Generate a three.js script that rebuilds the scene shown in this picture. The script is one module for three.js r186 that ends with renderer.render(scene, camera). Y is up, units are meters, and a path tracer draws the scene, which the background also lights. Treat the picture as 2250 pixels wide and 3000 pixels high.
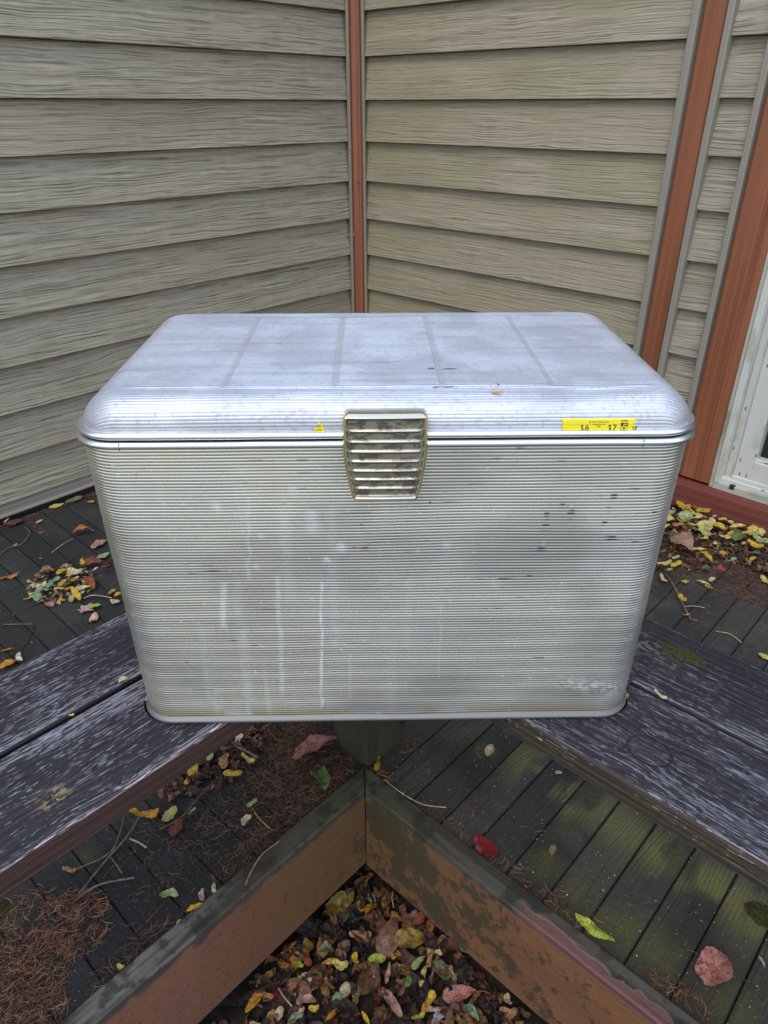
import * as THREE from 'three';
import { mergeGeometries } from 'three/addons/utils/BufferGeometryUtils.js';

// ---------------------------------------------------------------- camera, sky, sun, exposure
const scene = new THREE.Scene();
const camera = new THREE.PerspectiveCamera(71.075, 0.75, 0.05, 300);
camera.position.set(0, 1.0452, 0.6003);
camera.rotation.set(-THREE.MathUtils.degToRad(29.58), 0, 0);
const renderer = new THREE.WebGLRenderer({ antialias: true });
renderer.toneMapping = THREE.LinearToneMapping;
renderer.toneMappingExposure = 1.65;
renderer.shadowMap.enabled = true;
{ // open daylight sky: soft blue overhead, a pale bright band lower down
  const W = 256, H = 128, d = new Float32Array(W * H * 4);
  for (let y = 0; y < H; y++) for (let x = 0; x < W; x++) {
    const el = ((y + 0.5) / H - 0.5) * Math.PI, az = ((x + 0.5) / W - 0.5) * 2 * Math.PI;
    const up = Math.max(0, Math.sin(el)), k = Math.pow(1 - up, 2.2);
    const cl = 0.5 + 0.5 * Math.sin(az * 3 + up * 5) * Math.cos(az * 2 - up * 7), i = (y * W + x) * 4;
    const b = 0.96 + 0.1 * cl;
    d[i] = b * (0.75 * (1 - k) + 0.98 * k); d[i + 1] = b * (0.91 * (1 - k) + 1.0 * k); d[i + 2] = b * (1.26 * (1 - k) + 1.0 * k); d[i + 3] = 1;
  }
  const t = new THREE.DataTexture(d, W, H, THREE.RGBAFormat, THREE.FloatType);
  t.mapping = THREE.EquirectangularReflectionMapping; t.magFilter = t.minFilter = THREE.LinearFilter; t.needsUpdate = true;
  scene.background = t; scene.environment = t;
}
const sun = new THREE.DirectionalLight(0xfff1dd, 0.7);
sun.position.set(-1.2, 4.2, 2.4); sun.castShadow = true; sun.shadow.radius = 40; sun.shadow.mapSize.set(2048, 2048);
Object.assign(sun.shadow.camera, { left: -3, right: 3, top: 3, bottom: -3, near: 0.1, far: 12 });
scene.add(sun);

// ---------------------------------------------------------------- helpers
let seedState = 12345;
const rnd = () => { seedState = (seedState + 0x6d2b79f5) | 0; let t = Math.imul(seedState ^ (seedState >>> 15), 1 | seedState); t = (t + Math.imul(t ^ (t >>> 7), 61 | t)) ^ t; return ((t ^ (t >>> 14)) >>> 0) / 4294967296; };
const rr = (a, b) => a + (b - a) * rnd();
const { clamp, lerp, smoothstep } = THREE.MathUtils;
const HT = new Float32Array(65536); for (let i = 0; i < 65536; i++) HT[i] = rnd();
const hsh = (ix, iy, s) => HT[(Math.imul(ix, 73856093) ^ Math.imul(iy, 19349663) ^ Math.imul(s, 83492791)) >>> 7 & 65535];
function N(x, y, s = 1, px = 0, py = 0) {          // value noise, optionally periodic
  let ix = Math.floor(x), iy = Math.floor(y); const fx = x - ix, fy = y - iy, u = fx * fx * (3 - 2 * fx), v = fy * fy * (3 - 2 * fy);
  let jx = ix + 1, jy = iy + 1;
  if (px) { ix = ((ix % px) + px) % px; jx = ((jx % px) + px) % px; }
  if (py) { iy = ((iy % py) + py) % py; jy = ((jy % py) + py) % py; }
  const a = hsh(ix, iy, s), b = hsh(jx, iy, s), c = hsh(ix, jy, s), d = hsh(jx, jy, s);
  return a + (b - a) * u + (c - a) * v + (a - b - c + d) * u * v;
}
const fbm = (x, y, o, s) => { let a = 0.5, t = 0, w = 0; for (let i = 0; i < o; i++) { t += a * N(x, y, s + i * 7); w += a; a *= 0.5; x *= 2.03; y *= 2.03; } return t / w; };
const sst = (x, a, b) => (a < b ? smoothstep(x, a, b) : 1 - smoothstep(x, b, a));
const gau = (x, w) => Math.exp(-(x * x) / (w * w));
function tex(w, h, srgb, fn, wrap = THREE.RepeatWrapping) {
  const d = new Uint8Array(w * h * 4), o = [0, 0, 0, 255];
  for (let y = 0; y < h; y++) for (let x = 0; x < w; x++) {
    o[3] = 255; fn((x + 0.5) / w, (y + 0.5) / h, o);
    const i = (y * w + x) * 4; d[i] = clamp(o[0], 0, 255); d[i + 1] = clamp(o[1], 0, 255); d[i + 2] = clamp(o[2], 0, 255); d[i + 3] = clamp(o[3], 0, 255);
  }
  const t = new THREE.DataTexture(d, w, h, THREE.RGBAFormat); t.wrapS = t.wrapT = wrap; t.magFilter = THREE.LinearFilter; t.minFilter = THREE.LinearMipmapLinearFilter; t.generateMipmaps = true;
  if (srgb) t.colorSpace = THREE.SRGBColorSpace; t.needsUpdate = true; return t;
}
// colour map + height map from one function that fills o = [r, g, b] and returns a height 0..1
function pair(w, h, fn, wrap) {
  const hh = new Float32Array(w * h); let i = 0;
  const map = tex(w, h, true, (u, v, o) => { hh[i++] = fn(u, v, o); }, wrap);
  i = 0; const bump = tex(w, h, false, (u, v, o) => { o[0] = o[1] = o[2] = hh[i++] * 255; }, wrap);
  return { map, bumpMap: bump };
}
const C = (r, g, b) => new THREE.Color().setRGB(r / 255, g / 255, b / 255, THREE.SRGBColorSpace);
const mixc = (o, r, g, b, k) => { o[0] += (r - o[0]) * k; o[1] += (g - o[1]) * k; o[2] += (b - o[2]) * k; };
const std = (p) => new THREE.MeshStandardMaterial({ roughness: 0.8, ...p });
// house axes: u1 runs away to the right, u2 towards us on the right; both lie in the ground plane
const A47 = THREE.MathUtils.degToRad(47), c47 = Math.cos(A47), s47 = Math.sin(A47);
const W = (u1, u2, y) => new THREE.Vector3(u1 * c47 + u2 * s47, y, -u1 * s47 + u2 * c47);
const toU = (x, z) => [x * c47 - z * s47, x * s47 + z * c47];
const names = {};
const numbered = (n) => { const k = names[n] = (names[n] ?? -1) + 1; return k ? n + '_' + String(k).padStart(3, '0') : n; };
const shadowed = (m) => { m.castShadow = m.receiveShadow = true; return m; };
function thing(name, label, category, p = [0, 0, 0], group) {
  const o = new THREE.Group(); o.name = numbered(name); o.position.set(...p); scene.add(o); o.userData = { label, category }; if (group) o.userData.group = group; return o;
}
const up_ = (o) => { let p = new THREE.Vector3(); for (let q = o; q && q !== scene; q = q.parent) p.add(q.position); return p; };
function part(name, geo, mat, parent, label) {      // geo is in world coordinates; things are only moved, never turned, when this is used
  const o = up_(parent); if (o.lengthSq()) geo.translate(-o.x, -o.y, -o.z);
  const m = shadowed(new THREE.Mesh(geo, mat)); m.name = name; parent.add(m); if (label) m.userData.label = label; return m;
}
function struct(name, geo, mat) { const m = shadowed(new THREE.Mesh(geo, mat)); m.name = numbered(name); m.userData.kind = 'structure'; scene.add(m); return m; }
// prism: closed profile [[a, h], ...] drawn out from s0 to s1 (numbers or functions of a, for mitres)
function prism(prof, map, s0, s1, uvf) {
  const P = [], UV = [], f = (s, a) => (typeof s === 'function' ? s(a) : s), n = prof.length;
  const put = (s, a, h, arc) => { const p = map(s, a, h); P.push(p.x, p.y, p.z); const q = uvf ? uvf(s, a, h, arc) : [s, arc]; UV.push(q[0], q[1]); };
  let arc = 0;
  for (let i = 0; i < n; i++) {
    const [a, h] = prof[i], [b, g] = prof[(i + 1) % n], l = Math.hypot(b - a, g - h);
    put(f(s0, a), a, h, arc); put(f(s1, a), a, h, arc); put(f(s1, b), b, g, arc + l);
    put(f(s0, a), a, h, arc); put(f(s1, b), b, g, arc + l); put(f(s0, b), b, g, arc + l);
    arc += l;
  }
  for (let i = 1; i < n - 1; i++) for (const [s, ord] of [[s0, [0, i, i + 1]], [s1, [0, i + 1, i]]]) for (const k of ord) put(f(s, prof[k][0]), prof[k][0], prof[k][1], 0.01 * k);
  const g = new THREE.BufferGeometry();
  g.setAttribute('position', new THREE.Float32BufferAttribute(P, 3)); g.setAttribute('uv', new THREE.Float32BufferAttribute(UV, 2)); g.computeVertexNormals();
  return g;
}
const rect = (a0, a1, h0, h1, r = 0.002) => [[a0, h0], [a0, h1 - r], [a0 + r * 0.3, h1 - r * 0.3], [a0 + r, h1], [a1 - r, h1], [a1 - r * 0.3, h1 - r * 0.3], [a1, h1 - r], [a1, h0]];
const onLeft = (s, a, h) => W(s, a, h);             // drawn out along u1, a = u2
const onRight = (s, a, h) => W(a, s, h);            // drawn out along u2, a = u1
const upRight = (s, a, h) => W(h, a, s);            // drawn out upwards, a = u2, h = u1
const upLeft = (s, a, h) => W(a, h, s);
function gridGeo(nu, nv, f, uvf) {                  // (nu+1) x (nv+1) smooth surface
  const P = [], UV = [], I = [];
  for (let j = 0; j <= nv; j++) for (let i = 0; i <= nu; i++) { const p = f(i, j); P.push(p[0], p[1], p[2]); const q = uvf ? uvf(i, j, p) : [i / nu, j / nv]; UV.push(q[0], q[1]); }
  for (let j = 0; j < nv; j++) for (let i = 0; i < nu; i++) { const a = j * (nu + 1) + i, b = a + 1, c = a + nu + 1, d = c + 1; I.push(a, b, d, a, d, c); }
  const g = new THREE.BufferGeometry(); g.setAttribute('position', new THREE.Float32BufferAttribute(P, 3)); g.setAttribute('uv', new THREE.Float32BufferAttribute(UV, 2)); g.setIndex(I); g.computeVertexNormals(); return g;
}
function tube(points, r, sides = 6, seg) { const cv = new THREE.CatmullRomCurve3(points); return new THREE.TubeGeometry(cv, seg ?? Math.max(4, points.length * 5), r, sides, false); }

// ---------------------------------------------------------------- materials
// vinyl siding: embossed wood grain, 1.6 m x 0.5 m per tile
function sidingMap(green, seed) {
  return pair(1024, 768, (u, v, o) => {
    const x = u * 1.6, y = v * 0.5, bd = Math.floor(v * 4);
    const wob = (N(x * 5, y * 26, seed, 8, 13) - 0.5) * 0.012 + (N(x * 15, y * 60, seed + 1, 24, 30) - 0.5) * 0.006, yy = y + wob;
    const g1 = N(x * 7.5, yy * 420, seed + 2, 12, 210), g2 = N(x * 20, yy * 760, seed + 3, 32, 380), g3 = N(x * 40, yy * 260, seed + 4, 64, 130);
    const line = sst(g1, 0.55, 0.92) * 0.6 + sst(g2, 0.62, 0.95) * 0.5;
    const lite = sst(1 - g1, 0.55, 0.95) * 0.7 + sst(g3, 0.6, 0.95) * 0.35;
    const big = N(x * 1.25, y * 10, seed + 5, 2, 5) * 0.6 + N(x * 5, y * 16, seed + 6, 8, 8) * 0.4, fine = rnd() - 0.5;
    o[0] = 154; o[1] = 146; o[2] = 127;
    mixc(o, 84, 76, 60, line * 0.72); mixc(o, 196, 187, 164, lite * 0.5); mixc(o, 136, 125, 101, sst(big, 0.45, 0.8) * 0.4);
    if (green) { const gm = sst(fbm(x * 4 + 3, y * 6 + bd, 4, 91), 0.52, 0.72); mixc(o, 122, 122, 86, gm * 0.42); mixc(o, 162, 150, 118, 0.3); }
    o[0] += fine * 9; o[1] += fine * 9; o[2] += fine * 9;
    return clamp(0.5 + lite * 0.35 - line * 0.5 + fine * 0.1, 0, 1);
  });
}
const M = {};
M.siding = std({ ...sidingMap(false, 11), bumpScale: 0.0022, roughness: 0.62 });
M.sidingR = std({ ...sidingMap(true, 31), bumpScale: 0.0022, roughness: 0.62 });
// painted trim: fine upright streaks
const streak = (r, g, b, s, k) => tex(256, 512, true, (u, v, o) => {
  const a = N(u * 40, v * 2, s, 40, 2), c = N(u * 12, v * 4, s + 3, 12, 4), d = N(u * 90, v * 6, s + 5, 90, 6), f = (rnd() - 0.5) * 8, e = (a * 0.45 + c * 0.3 + d * 0.25 - 0.5) * k;
  o[0] = r + e * 60 + f; o[1] = g + e * 44 + f * 0.8; o[2] = b + e * 34 + f * 0.7;
  if (s > 70) mixc(o, r * 0.7, g * 0.75, b * 0.75, sst(N(u * 5, v * 7, s + 8, 5, 7), 0.7, 0.95) * 0.4);
});
M.brown = std({ map: streak(134, 79, 50, 71, 1.2), roughness: 0.55 });
M.channel = std({ map: streak(140, 134, 120, 21, 0.5), roughness: 0.6 });
M.channelCorner = std({ map: streak(128, 116, 98, 25, 0.5), roughness: 0.6 });
M.sill = std({ map: streak(112, 56, 44, 77, 0.7), roughness: 0.75 });
M.white = std({ map: tex(256, 256, true, (u, v, o) => { const n = fbm(u * 8, v * 8, 4, 55), f = (rnd() - 0.5) * 6; o[0] = 200 + f; o[1] = 200 + f; o[2] = 190 + f; mixc(o, 150, 152, 118, sst(n, 0.55, 0.85) * 0.5); if (hsh(Math.floor(u * 90), Math.floor(v * 90), 3) > 0.993) mixc(o, 70, 66, 56, 0.7); }), roughness: 0.5 });
M.mould = std({ map: tex(256, 256, true, (u, v, o) => { const n = fbm(u * 10, v * 10, 4, 56), f = (rnd() - 0.5) * 10; o[0] = 176 + f; o[1] = 176 + f; o[2] = 158 + f; mixc(o, 118, 124, 84, sst(n, 0.4, 0.75) * 0.75); }), roughness: 0.7 });
M.glass = new THREE.MeshPhysicalMaterial({ color: 0xffffff, roughness: 0.02, transmission: 1, thickness: 0, ior: 1.5 });
M.dark = std({ color: C(34, 33, 32), roughness: 0.9 });
M.core = std({ color: C(96, 88, 74), roughness: 0.9 });

// deck boards: one map in house axes, u1 from -0.6 to 1.6 and u2 from -1.7 to 0.5 over 2.2 m
const EDGE_L = -0.31, EDGE_R = 0.0747, BOARD = 0.066;
const mossSpots = [[0.254, 0.109, 0.035, 1], [0.369, 0.087, 0.022, 0.9], [0.421, 0.102, 0.04, 0.8], [0.397, 0.25, 0.05, 1], [0.408, 0.319, 0.045, 0.9], [0.242, 0.169, 0.03, 0.9], [0.243, 0.3, 0.05, 1], [0.422, -0.031, 0.045, 0.8], [0.248, 0.253, 0.04, 0.8], [0.24, 0.215, 0.03, 0.7], [0.387, 0.38, 0.05, 1], [0.385, -0.104, 0.04, 0.6], [0.25, 0.4, 0.06, 0.8], [-0.235, -0.433, 0.03, 0.8], [-0.375, -0.432, 0.035, 1.2]];
M.deck = std({ ...pair(2048, 2048, (u, v, o) => {
  const u1 = -0.6 + 2.2 * u, u2 = -1.7 + 2.2 * v, left = u1 + u2 < -0.035;
  const al = left ? u2 : u1, ac = left ? u1 - EDGE_L : u2 - EDGE_R, bi = Math.floor(ac / BOARD), fr = ac / BOARD - bi, sd = (left ? 100 : 300) + bi;
  const tone = hsh(bi, left ? 1 : 2, 5), wob = (N(al * 6, ac * 20, sd) - 0.5) * 0.02;
  const grain = N(al * 5 + bi * 9, (ac + wob) * 330, 41), g2 = N(al * 14, (ac + wob) * 700, 42), rid = Math.abs(Math.sin((ac + wob) * 480 + N(al * 4, ac * 15, sd) * 5));
  const cloud = fbm(u1 * 9, u2 * 9, 4, 61), fine = fbm(u1 * 160, u2 * 160, 2, 62), f = rnd() - 0.5;
  if (left) { o[0] = 44; o[1] = 43; o[2] = 40; } else { o[0] = 58; o[1] = 56; o[2] = 50; }
  const t = 0.78 + 0.4 * tone; o[0] *= t; o[1] *= t; o[2] *= t;
  mixc(o, 34, 33, 29, sst(cloud, 0.48, 0.7) * 0.7);
  mixc(o, 98, 97, 90, sst(fine, 0.62, 0.85) * 0.25 * sst(cloud, 0.6, 0.3));
  mixc(o, 34, 32, 28, sst(grain, 0.6, 0.95) * 0.45 + sst(g2, 0.7, 1) * 0.3);
  let moss = 0; for (const [a, b, r, k] of mossSpots) { const q = Math.hypot((u1 - a) * (left ? 1 : 0.8), u2 - b) / (r * 0.72); if (q < 2.2) moss += k * gau(q, 1); }
  moss *= 0.55 + 0.75 * fbm(u1 * 40, u2 * 40, 3, 66);
  const bandR = left ? 0 : gau(u1 - 0.405, 0.055) * sst(u2, -0.25, 0.05) * sst(fbm(u1 * 12, u2 * 22 + bi * 3, 3, 67), 0.38, 0.6);
  mixc(o, 84, 84, 34, clamp(moss - 0.12, 0, 1) * 0.75); mixc(o, 124, 118, 62, clamp(bandR, 0, 1) * 0.8 * (0.55 + 0.45 * rid));
  mixc(o, 66, 68, 42, 0.14 * (left ? 0.15 : 1) * sst(fbm(u1 * 5 + 7, u2 * 5, 3, 68), 0.45, 0.65));
  if (f > 0.4975) mixc(o, 190, 186, 176, 0.8);
  mixc(o, 26, 24, 21, sst(Math.min(fr, 1 - fr), 0.07, 0.0) * 0.7);
  o[0] += f * 9; o[1] += f * 9; o[2] += f * 8;
  return clamp(0.5 + 0.25 * (rid - 0.5) * (bandR > 0.2 ? 1 : 0.4) - 0.3 * sst(grain, 0.6, 0.95) + 0.5 * (fine - 0.5) + f * 0.12, 0, 1);
}), bumpScale: 0.0022, roughness: 0.86 });

// bench planks: weathered dark paint with bleached flecks, 1.2 m x 0.4 m, v = arc of the plank section (front plank 0.., rear plank 0.2..)
function benchMap(right) {
  const s = right ? 510 : 410;
  return pair(2048, 682, (u, v, o) => {
    const x = u * 1.2, y = v * 0.4, rear = y > 0.2, yl = rear ? y - 0.2 : y, face = yl < 0.032, ac = yl - 0.032, along = x - 0.7;
    let kn = 0, wy = 0;
    const knots = right ? [[0.244, 0.055, 0, 0.02]] : [[-0.309, 0.042, 0, 0.022], [-0.44, 0.1, 0, 0.014]];
    for (const [kx, ky, r, w] of knots) if (!rear) { const dx = (along - kx), dy = ac - ky, q = Math.hypot(dx * 0.75, dy); wy += dy * gau(q, w * 1.2) * 0.7; kn = Math.max(kn, gau(q, w * 0.55)); }
    const wob = (N(x * 3.5, y * 14, s) - 0.5) * 0.009 + wy;
    const yy = y + wob;
    const ring = 0.5 + 0.5 * Math.sin(yy * 620 + N(x * 2, y * 30, s + 1) * 6);
    const fl = N(x * 95, yy * 1150, s + 2), fl2 = N(x * 240, yy * 1500, s + 3), gr = N(x * 12, yy * 700, s + 4);
    const wear = fbm(x * 3.2, y * 16, 3, s + 5);
    const edge = face ? 0 : gau(ac, 0.010) + gau(ac - 0.137, 0.012) * 0.7;
    let wet = rear ? gau(ac - (right ? 0.10 : 0.075), 0.035) * sst(N(x * 4, 3, s + 6), 0.25, 0.5) : 0.25 * sst(wear, 0.45, 0.3);
    const dens = clamp(0.34 + (wear - 0.5) * 2.2 + edge * 0.55 - wet * 0.5 + (right ? -0.03 : 0.11), 0, 1);
    const gl = (yy + (N(x * 14, y * 60, s + 8) - 0.5) * 0.0016) / 0.0015, gi = Math.floor(gl), gf = gl - gi, lw = 0.22 + 0.5 * hsh(gi, 3, s), streak = sst(N(x * 40, gi * 7.31, s + 9) * 0.6 + N(x * 130, gi * 3.17, s + 10) * 0.4, 0.80 - dens * 0.42, 0.92 - dens * 0.36) * sst(Math.abs(gf - 0.5), lw * 0.5 + 0.12, lw * 0.5 - 0.06);
    const fleck = Math.max(streak, 0.8 * sst(fl * 0.62 + fl2 * 0.38, 0.84 - dens * 0.30, 0.93 - dens * 0.26));
    o[0] = 29; o[1] = 26; o[2] = 30; const f = rnd() - 0.5;
    mixc(o, 22, 18, 21, wet * 0.8 + kn * 0.4); mixc(o, 54, 50, 55, clamp(sst(gr, 0.45, 0.9) * 0.6 * (0.4 + dens), 0, 1));
    mixc(o, 24, 22, 24, sst(1 - gr, 0.66, 0.95) * 0.7);
    mixc(o, 178, 176, 183, fleck * (right ? 0.66 : 0.76));
    if (!right && !rear) { const q = Math.hypot((along + 0.309) * 0.8, ac - 0.042); const a = Math.atan2(ac - 0.042, along + 0.309); mixc(o, 176, 142, 86, sst(N(a * 4, q * 300, 77), 0.5, 0.75) * gau(q, 0.013) * 0.95); }
    if (right && !rear) { const q = Math.hypot((along - 0.244) * 0.85, ac - 0.055); mixc(o, 20, 19, 22, gau(q - 0.02, 0.0014) * 0.9); mixc(o, 50, 48, 56, gau(q, 0.012) * 0.6); }
    if (right && rear) { const q = Math.hypot((along - 0.15) * 0.6, ac - 0.075); mixc(o, 140, 132, 104, gau(q, 0.03) * sst(N(x * 200, yy * 500, 88), 0.5, 0.8) * 0.8); }
    if (face && rear) { o[0] = 26; o[1] = 23; o[2] = 23; } else if (face) { if (right) { o[0] = 62; o[1] = 52; o[2] = 40; mixc(o, 34, 30, 26, sst(gr, 0.4, 0.9) * 0.6); mixc(o, 190, 180, 160, sst(fl, 0.86, 0.95) * 0.9 * sst(yl, 0.0, 0.02)); } else { o[0] = 66; o[1] = 43; o[2] = 38; mixc(o, 48, 31, 29, sst(gr, 0.4, 0.9) * 0.4); mixc(o, 190, 186, 190, sst(yl, 0.027, 0.032) * sst(fl, 0.3, 0.6)); } }
    o[0] += f * 8; o[1] += f * 8; o[2] += f * 8;
    return clamp(0.45 + 0.25 * ring + fleck * 0.2 - sst(1 - gr, 0.66, 0.95) * 0.35 + f * 0.1 - (right && !rear ? gau(Math.hypot((along - 0.244) * 0.85, ac - 0.055) - 0.02, 0.0014) * 0.5 : 0), 0, 1);
  });
}
M.benchL = std({ ...benchMap(false), bumpScale: 0.0018, roughness: 0.6 });
M.benchR = std({ ...benchMap(true), bumpScale: 0.0018, roughness: 0.6 });
// fascia boards: painted face (v 0..0.65), weathered top (0.65..0.78)
function fasciaMap(right) {
  const s = right ? 710 : 610;
  return pair(1536, 384, (u, v, o) => {
    const x = u * 1.2, y = v * 0.3, d = right ? x - 0.30 : 0.95 - x, f = rnd() - 0.5;   // d: distance from the corner
    const n = fbm(x * 7, y * 9, 4, s), n2 = fbm(x * 42, y * 42, 4, s + 20), gr = N(x * 16, y * 420, s + 40), sp = fbm(x * 130, y * 130, 2, s + 50);
    if (y < 0.193) {
      if (right) { o[0] = 120; o[1] = 80; o[2] = 50; } else { o[0] = 112; o[1] = 75; o[2] = 52; }
      mixc(o, right ? 104 : 122, right ? 72 : 82, right ? 48 : 66, sst(n, 0.45, 0.7) * 0.6);
      mixc(o, 96, 76, 40, sst(d, right ? 0.3 : 0.35, 0.0) * 0.6);
      mixc(o, 70, 44, 34, sst(sp, 0.7, 0.9) * 0.5); mixc(o, 84, 58, 40, sst(gr, 0.6, 0.95) * 0.18);
      if (right) {
        const cov = sst(d, 0.40, 0.02) * 0.40 + gau(y - 0.15, 0.06) * sst(d, 0.42, 0.1) * 0.16 + 0.10 - sst(d, 0.035, 0.0) * 0.3;
        const mo = sst(n2 * 0.5 + fbm(x * 150, y * 110, 3, s + 15) * 0.25 + fbm(x * 11, y * 14, 3, s + 9) * 0.25, 0.60 - cov * 0.40, 0.70 - cov * 0.40); mixc(o, 58, 52, 32, mo * 0.8);
      } else { mixc(o, 60, 56, 34, sst(n2, 0.6, 0.66) * sst(d, 0.12, 0.0) * 0.7); mixc(o, 58, 56, 50, sst(y + (n2 - 0.5) * 0.03, 0.178, 0.188) * 0.9); }
    } else {
      o[0] = 76; o[1] = 69; o[2] = 56; mixc(o, 42, 38, 32, sst(n, 0.4, 0.65) * 0.6); mixc(o, 128, 125, 118, sst(fbm(x * 5, y * 60, 3, s + 4), 0.36, 0.62) * (right ? 0.3 : 0.12 + sst(d, 0.15, 0.45) * 0.7));
      mixc(o, 60, 66, 40, sst(d, 0.25, 0) * 0.4); mixc(o, 30, 32, 24, sst(n2, 0.5, 0.66) * 0.55);
      if (right) { const pp = sst(d, 0.30, 0.34) * sst(y + (n2 - 0.5) * 0.022 + (d - 0.45) * 0.02, 0.221, 0.218); mixc(o, 112, 74, 70, pp * 0.9); mixc(o, 150, 146, 138, gau(y - 0.2195 - (n2 - 0.5) * -0.02, 0.0012) * sst(d, 0.29, 0.33) * 0.5); }
      mixc(o, 40, 38, 34, sst(gr, 0.6, 0.95) * 0.35);
    }
    o[0] += f * 10; o[1] += f * 9; o[2] += f * 8;
    return clamp(0.5 + (n2 - 0.5) * 0.7 + (sp - 0.5) * 0.4 - sst(gr, 0.6, 0.95) * 0.2 + f * 0.1, 0, 1);
  });
}
M.fasciaL = std({ ...fasciaMap(false), bumpScale: 0.0016, roughness: 0.75 });
M.fasciaR = std({ ...fasciaMap(true), bumpScale: 0.0016, roughness: 0.75 });
M.post = std({ ...pair(256, 512, (u, v, o) => { const g = N(u * 50, v * 5, 8), n = fbm(u * 6, v * 12, 4, 9), f = rnd() - 0.5; o[0] = 52; o[1] = 53; o[2] = 34; mixc(o, 30, 30, 22, sst(n, 0.4, 0.7) * 0.8); mixc(o, 74, 72, 44, sst(g, 0.6, 0.95) * 0.4); o[0] += f * 9; o[1] += f * 9; o[2] += f * 7; return clamp(0.5 + g * 0.3 - n * 0.3, 0, 1); }), bumpScale: 0.002, roughness: 0.9 });
M.soil = std({ ...pair(512, 512, (u, v, o) => { const n = fbm(u * 30, v * 30, 4, 15), g = N(u * 120, v * 120, 16, 120, 120), f = rnd() - 0.5; o[0] = 44; o[1] = 34; o[2] = 26; mixc(o, 24, 18, 14, sst(n, 0.4, 0.7)); mixc(o, 84, 64, 44, sst(g, 0.75, 0.95) * 0.6); o[0] += f * 12; o[1] += f * 10; o[2] += f * 8; return clamp(n, 0, 1); }), bumpScale: 0.01, roughness: 0.95 });
M.lawn = std({ ...pair(512, 512, (u, v, o) => { const n = N(u * 9, v * 9, 25, 9, 9) * 0.6 + N(u * 31, v * 31, 26, 31, 31) * 0.4, g = N(u * 160, v * 160, 27, 160, 160), f = rnd() - 0.5; o[0] = 146; o[1] = 146; o[2] = 134; mixc(o, 122, 123, 104, sst(n, 0.5, 0.75) * 0.6); mixc(o, 150, 148, 130, sst(g, 0.7, 0.95) * 0.7); o[0] += f * 24; o[1] += f * 24; o[2] += f * 20; return clamp(g, 0, 1); }), bumpScale: 0.02, roughness: 0.95 });

// ---------------------------------------------------------------- ground
{
  const lawn = new THREE.PlaneGeometry(160, 160); lawn.rotateX(-Math.PI / 2); const uv = lawn.attributes.uv; for (let i = 0; i < uv.count; i++) uv.setXY(i, uv.getX(i) * 80, uv.getY(i) * 80);
  lawn.translate(0, -0.312, 0); struct('ground', lawn, M.lawn);
  const soil = new THREE.PlaneGeometry(5, 4.4, 60, 60); soil.rotateX(-Math.PI / 2); const p = soil.attributes.position, q = soil.attributes.uv;
  for (let i = 0; i < p.count; i++) { p.setY(i, -0.306 + 0.012 * (fbm(p.getX(i) * 6 + 9, p.getZ(i) * 6 + 9, 2, 33) - 0.2)); q.setXY(i, q.getX(i) * 5, q.getY(i) * 4.4); }
  soil.computeVertexNormals(); soil.translate(0, 0, -1.25); struct('soil', soil, M.soil);
}

// ---------------------------------------------------------------- house walls
const WL = -1.592, WR = 1.567, TOP = 2.6, Y0 = 0.060, STEP = 0.125;
const lapL = (y) => [[WL - 0.022, y], [WL - 0.001, y], [WL, y + 0.0015], [WL - 0.0005, y + 0.004], [WL - 0.019, y + STEP - 0.002], [WL - 0.022, y + STEP - 0.002]];
const lapR = (y) => [[WR + 0.022, y], [WR + 0.001, y], [WR, y + 0.0015], [WR + 0.0005, y + 0.004], [WR + 0.019, y + STEP - 0.002], [WR + 0.022, y + STEP - 0.002]];
const lapUV = () => { const ou = rnd() * 1.6, ov = Math.floor(rnd() * 4) * 0.125 + 0.004; return (s, a, h, arc) => [(s + ou) / 1.6, (h - Y0 + ov + (arc - h) * 0) / 0.5]; };
const leftWall = thing('siding_wall', 'grey olive vinyl siding wall on the left of the brown corner strip', 'wall', W(0.2, WL - 0.1, 0).toArray());
const rightWall = thing('siding_wall', 'greenish vinyl siding wall on the right with brown upright trim strips', 'wall', W(WR + 0.1, -0.9, 0).toArray());
for (let k = 0; Y0 + STEP * k < TOP; k++) {
  const y = Y0 + STEP * k;
  part('siding_board', prism(lapL(y), onLeft, -2.2, WR - 0.016, lapUV()), M.siding, leftWall);
  part('siding_board', prism(lapR(y), onRight, WL + 0.016, -0.448, lapUV()), M.sidingR, rightWall);
  if (y > 0.08) part('siding_board', prism(lapR(y), onRight, -0.366, -0.262, lapUV()), M.siding, rightWall);
}
part('starter_strip', prism([[WL - 0.022, 0.022], [WL + 0.004, 0.022], [WL + 0.005, 0.026], [WL - 0.006, 0.029], [WL - 0.008, 0.04], [WL - 0.004, 0.043], [WL - 0.009, 0.047], [WL - 0.012, 0.0585], [WL - 0.022, 0.0585]], onLeft, -2.2, WR - 0.02, (s, a, h, arc) => [arc * 3, s]), M.channel, leftWall);
part('foundation', prism([[WL - 0.15, -0.32], [WL - 0.012, -0.32], [WL - 0.012, 0.0215], [WL - 0.15, 0.0215]], onLeft, -2.2, WR + 0.0), M.dark, leftWall);
part('wall_core', prism([[WL - 0.15, 0.022], [WL - 0.0225, 0.022], [WL - 0.0225, TOP], [WL - 0.15, TOP]], onLeft, -2.2, WR + 0.15), M.core, leftWall);
part('wall_core', prism([[WR + 0.0225, -0.32], [WR + 0.15, -0.32], [WR + 0.15, TOP], [WR + 0.0225, TOP]], onRight, WL, -0.165), M.core, rightWall);
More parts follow.
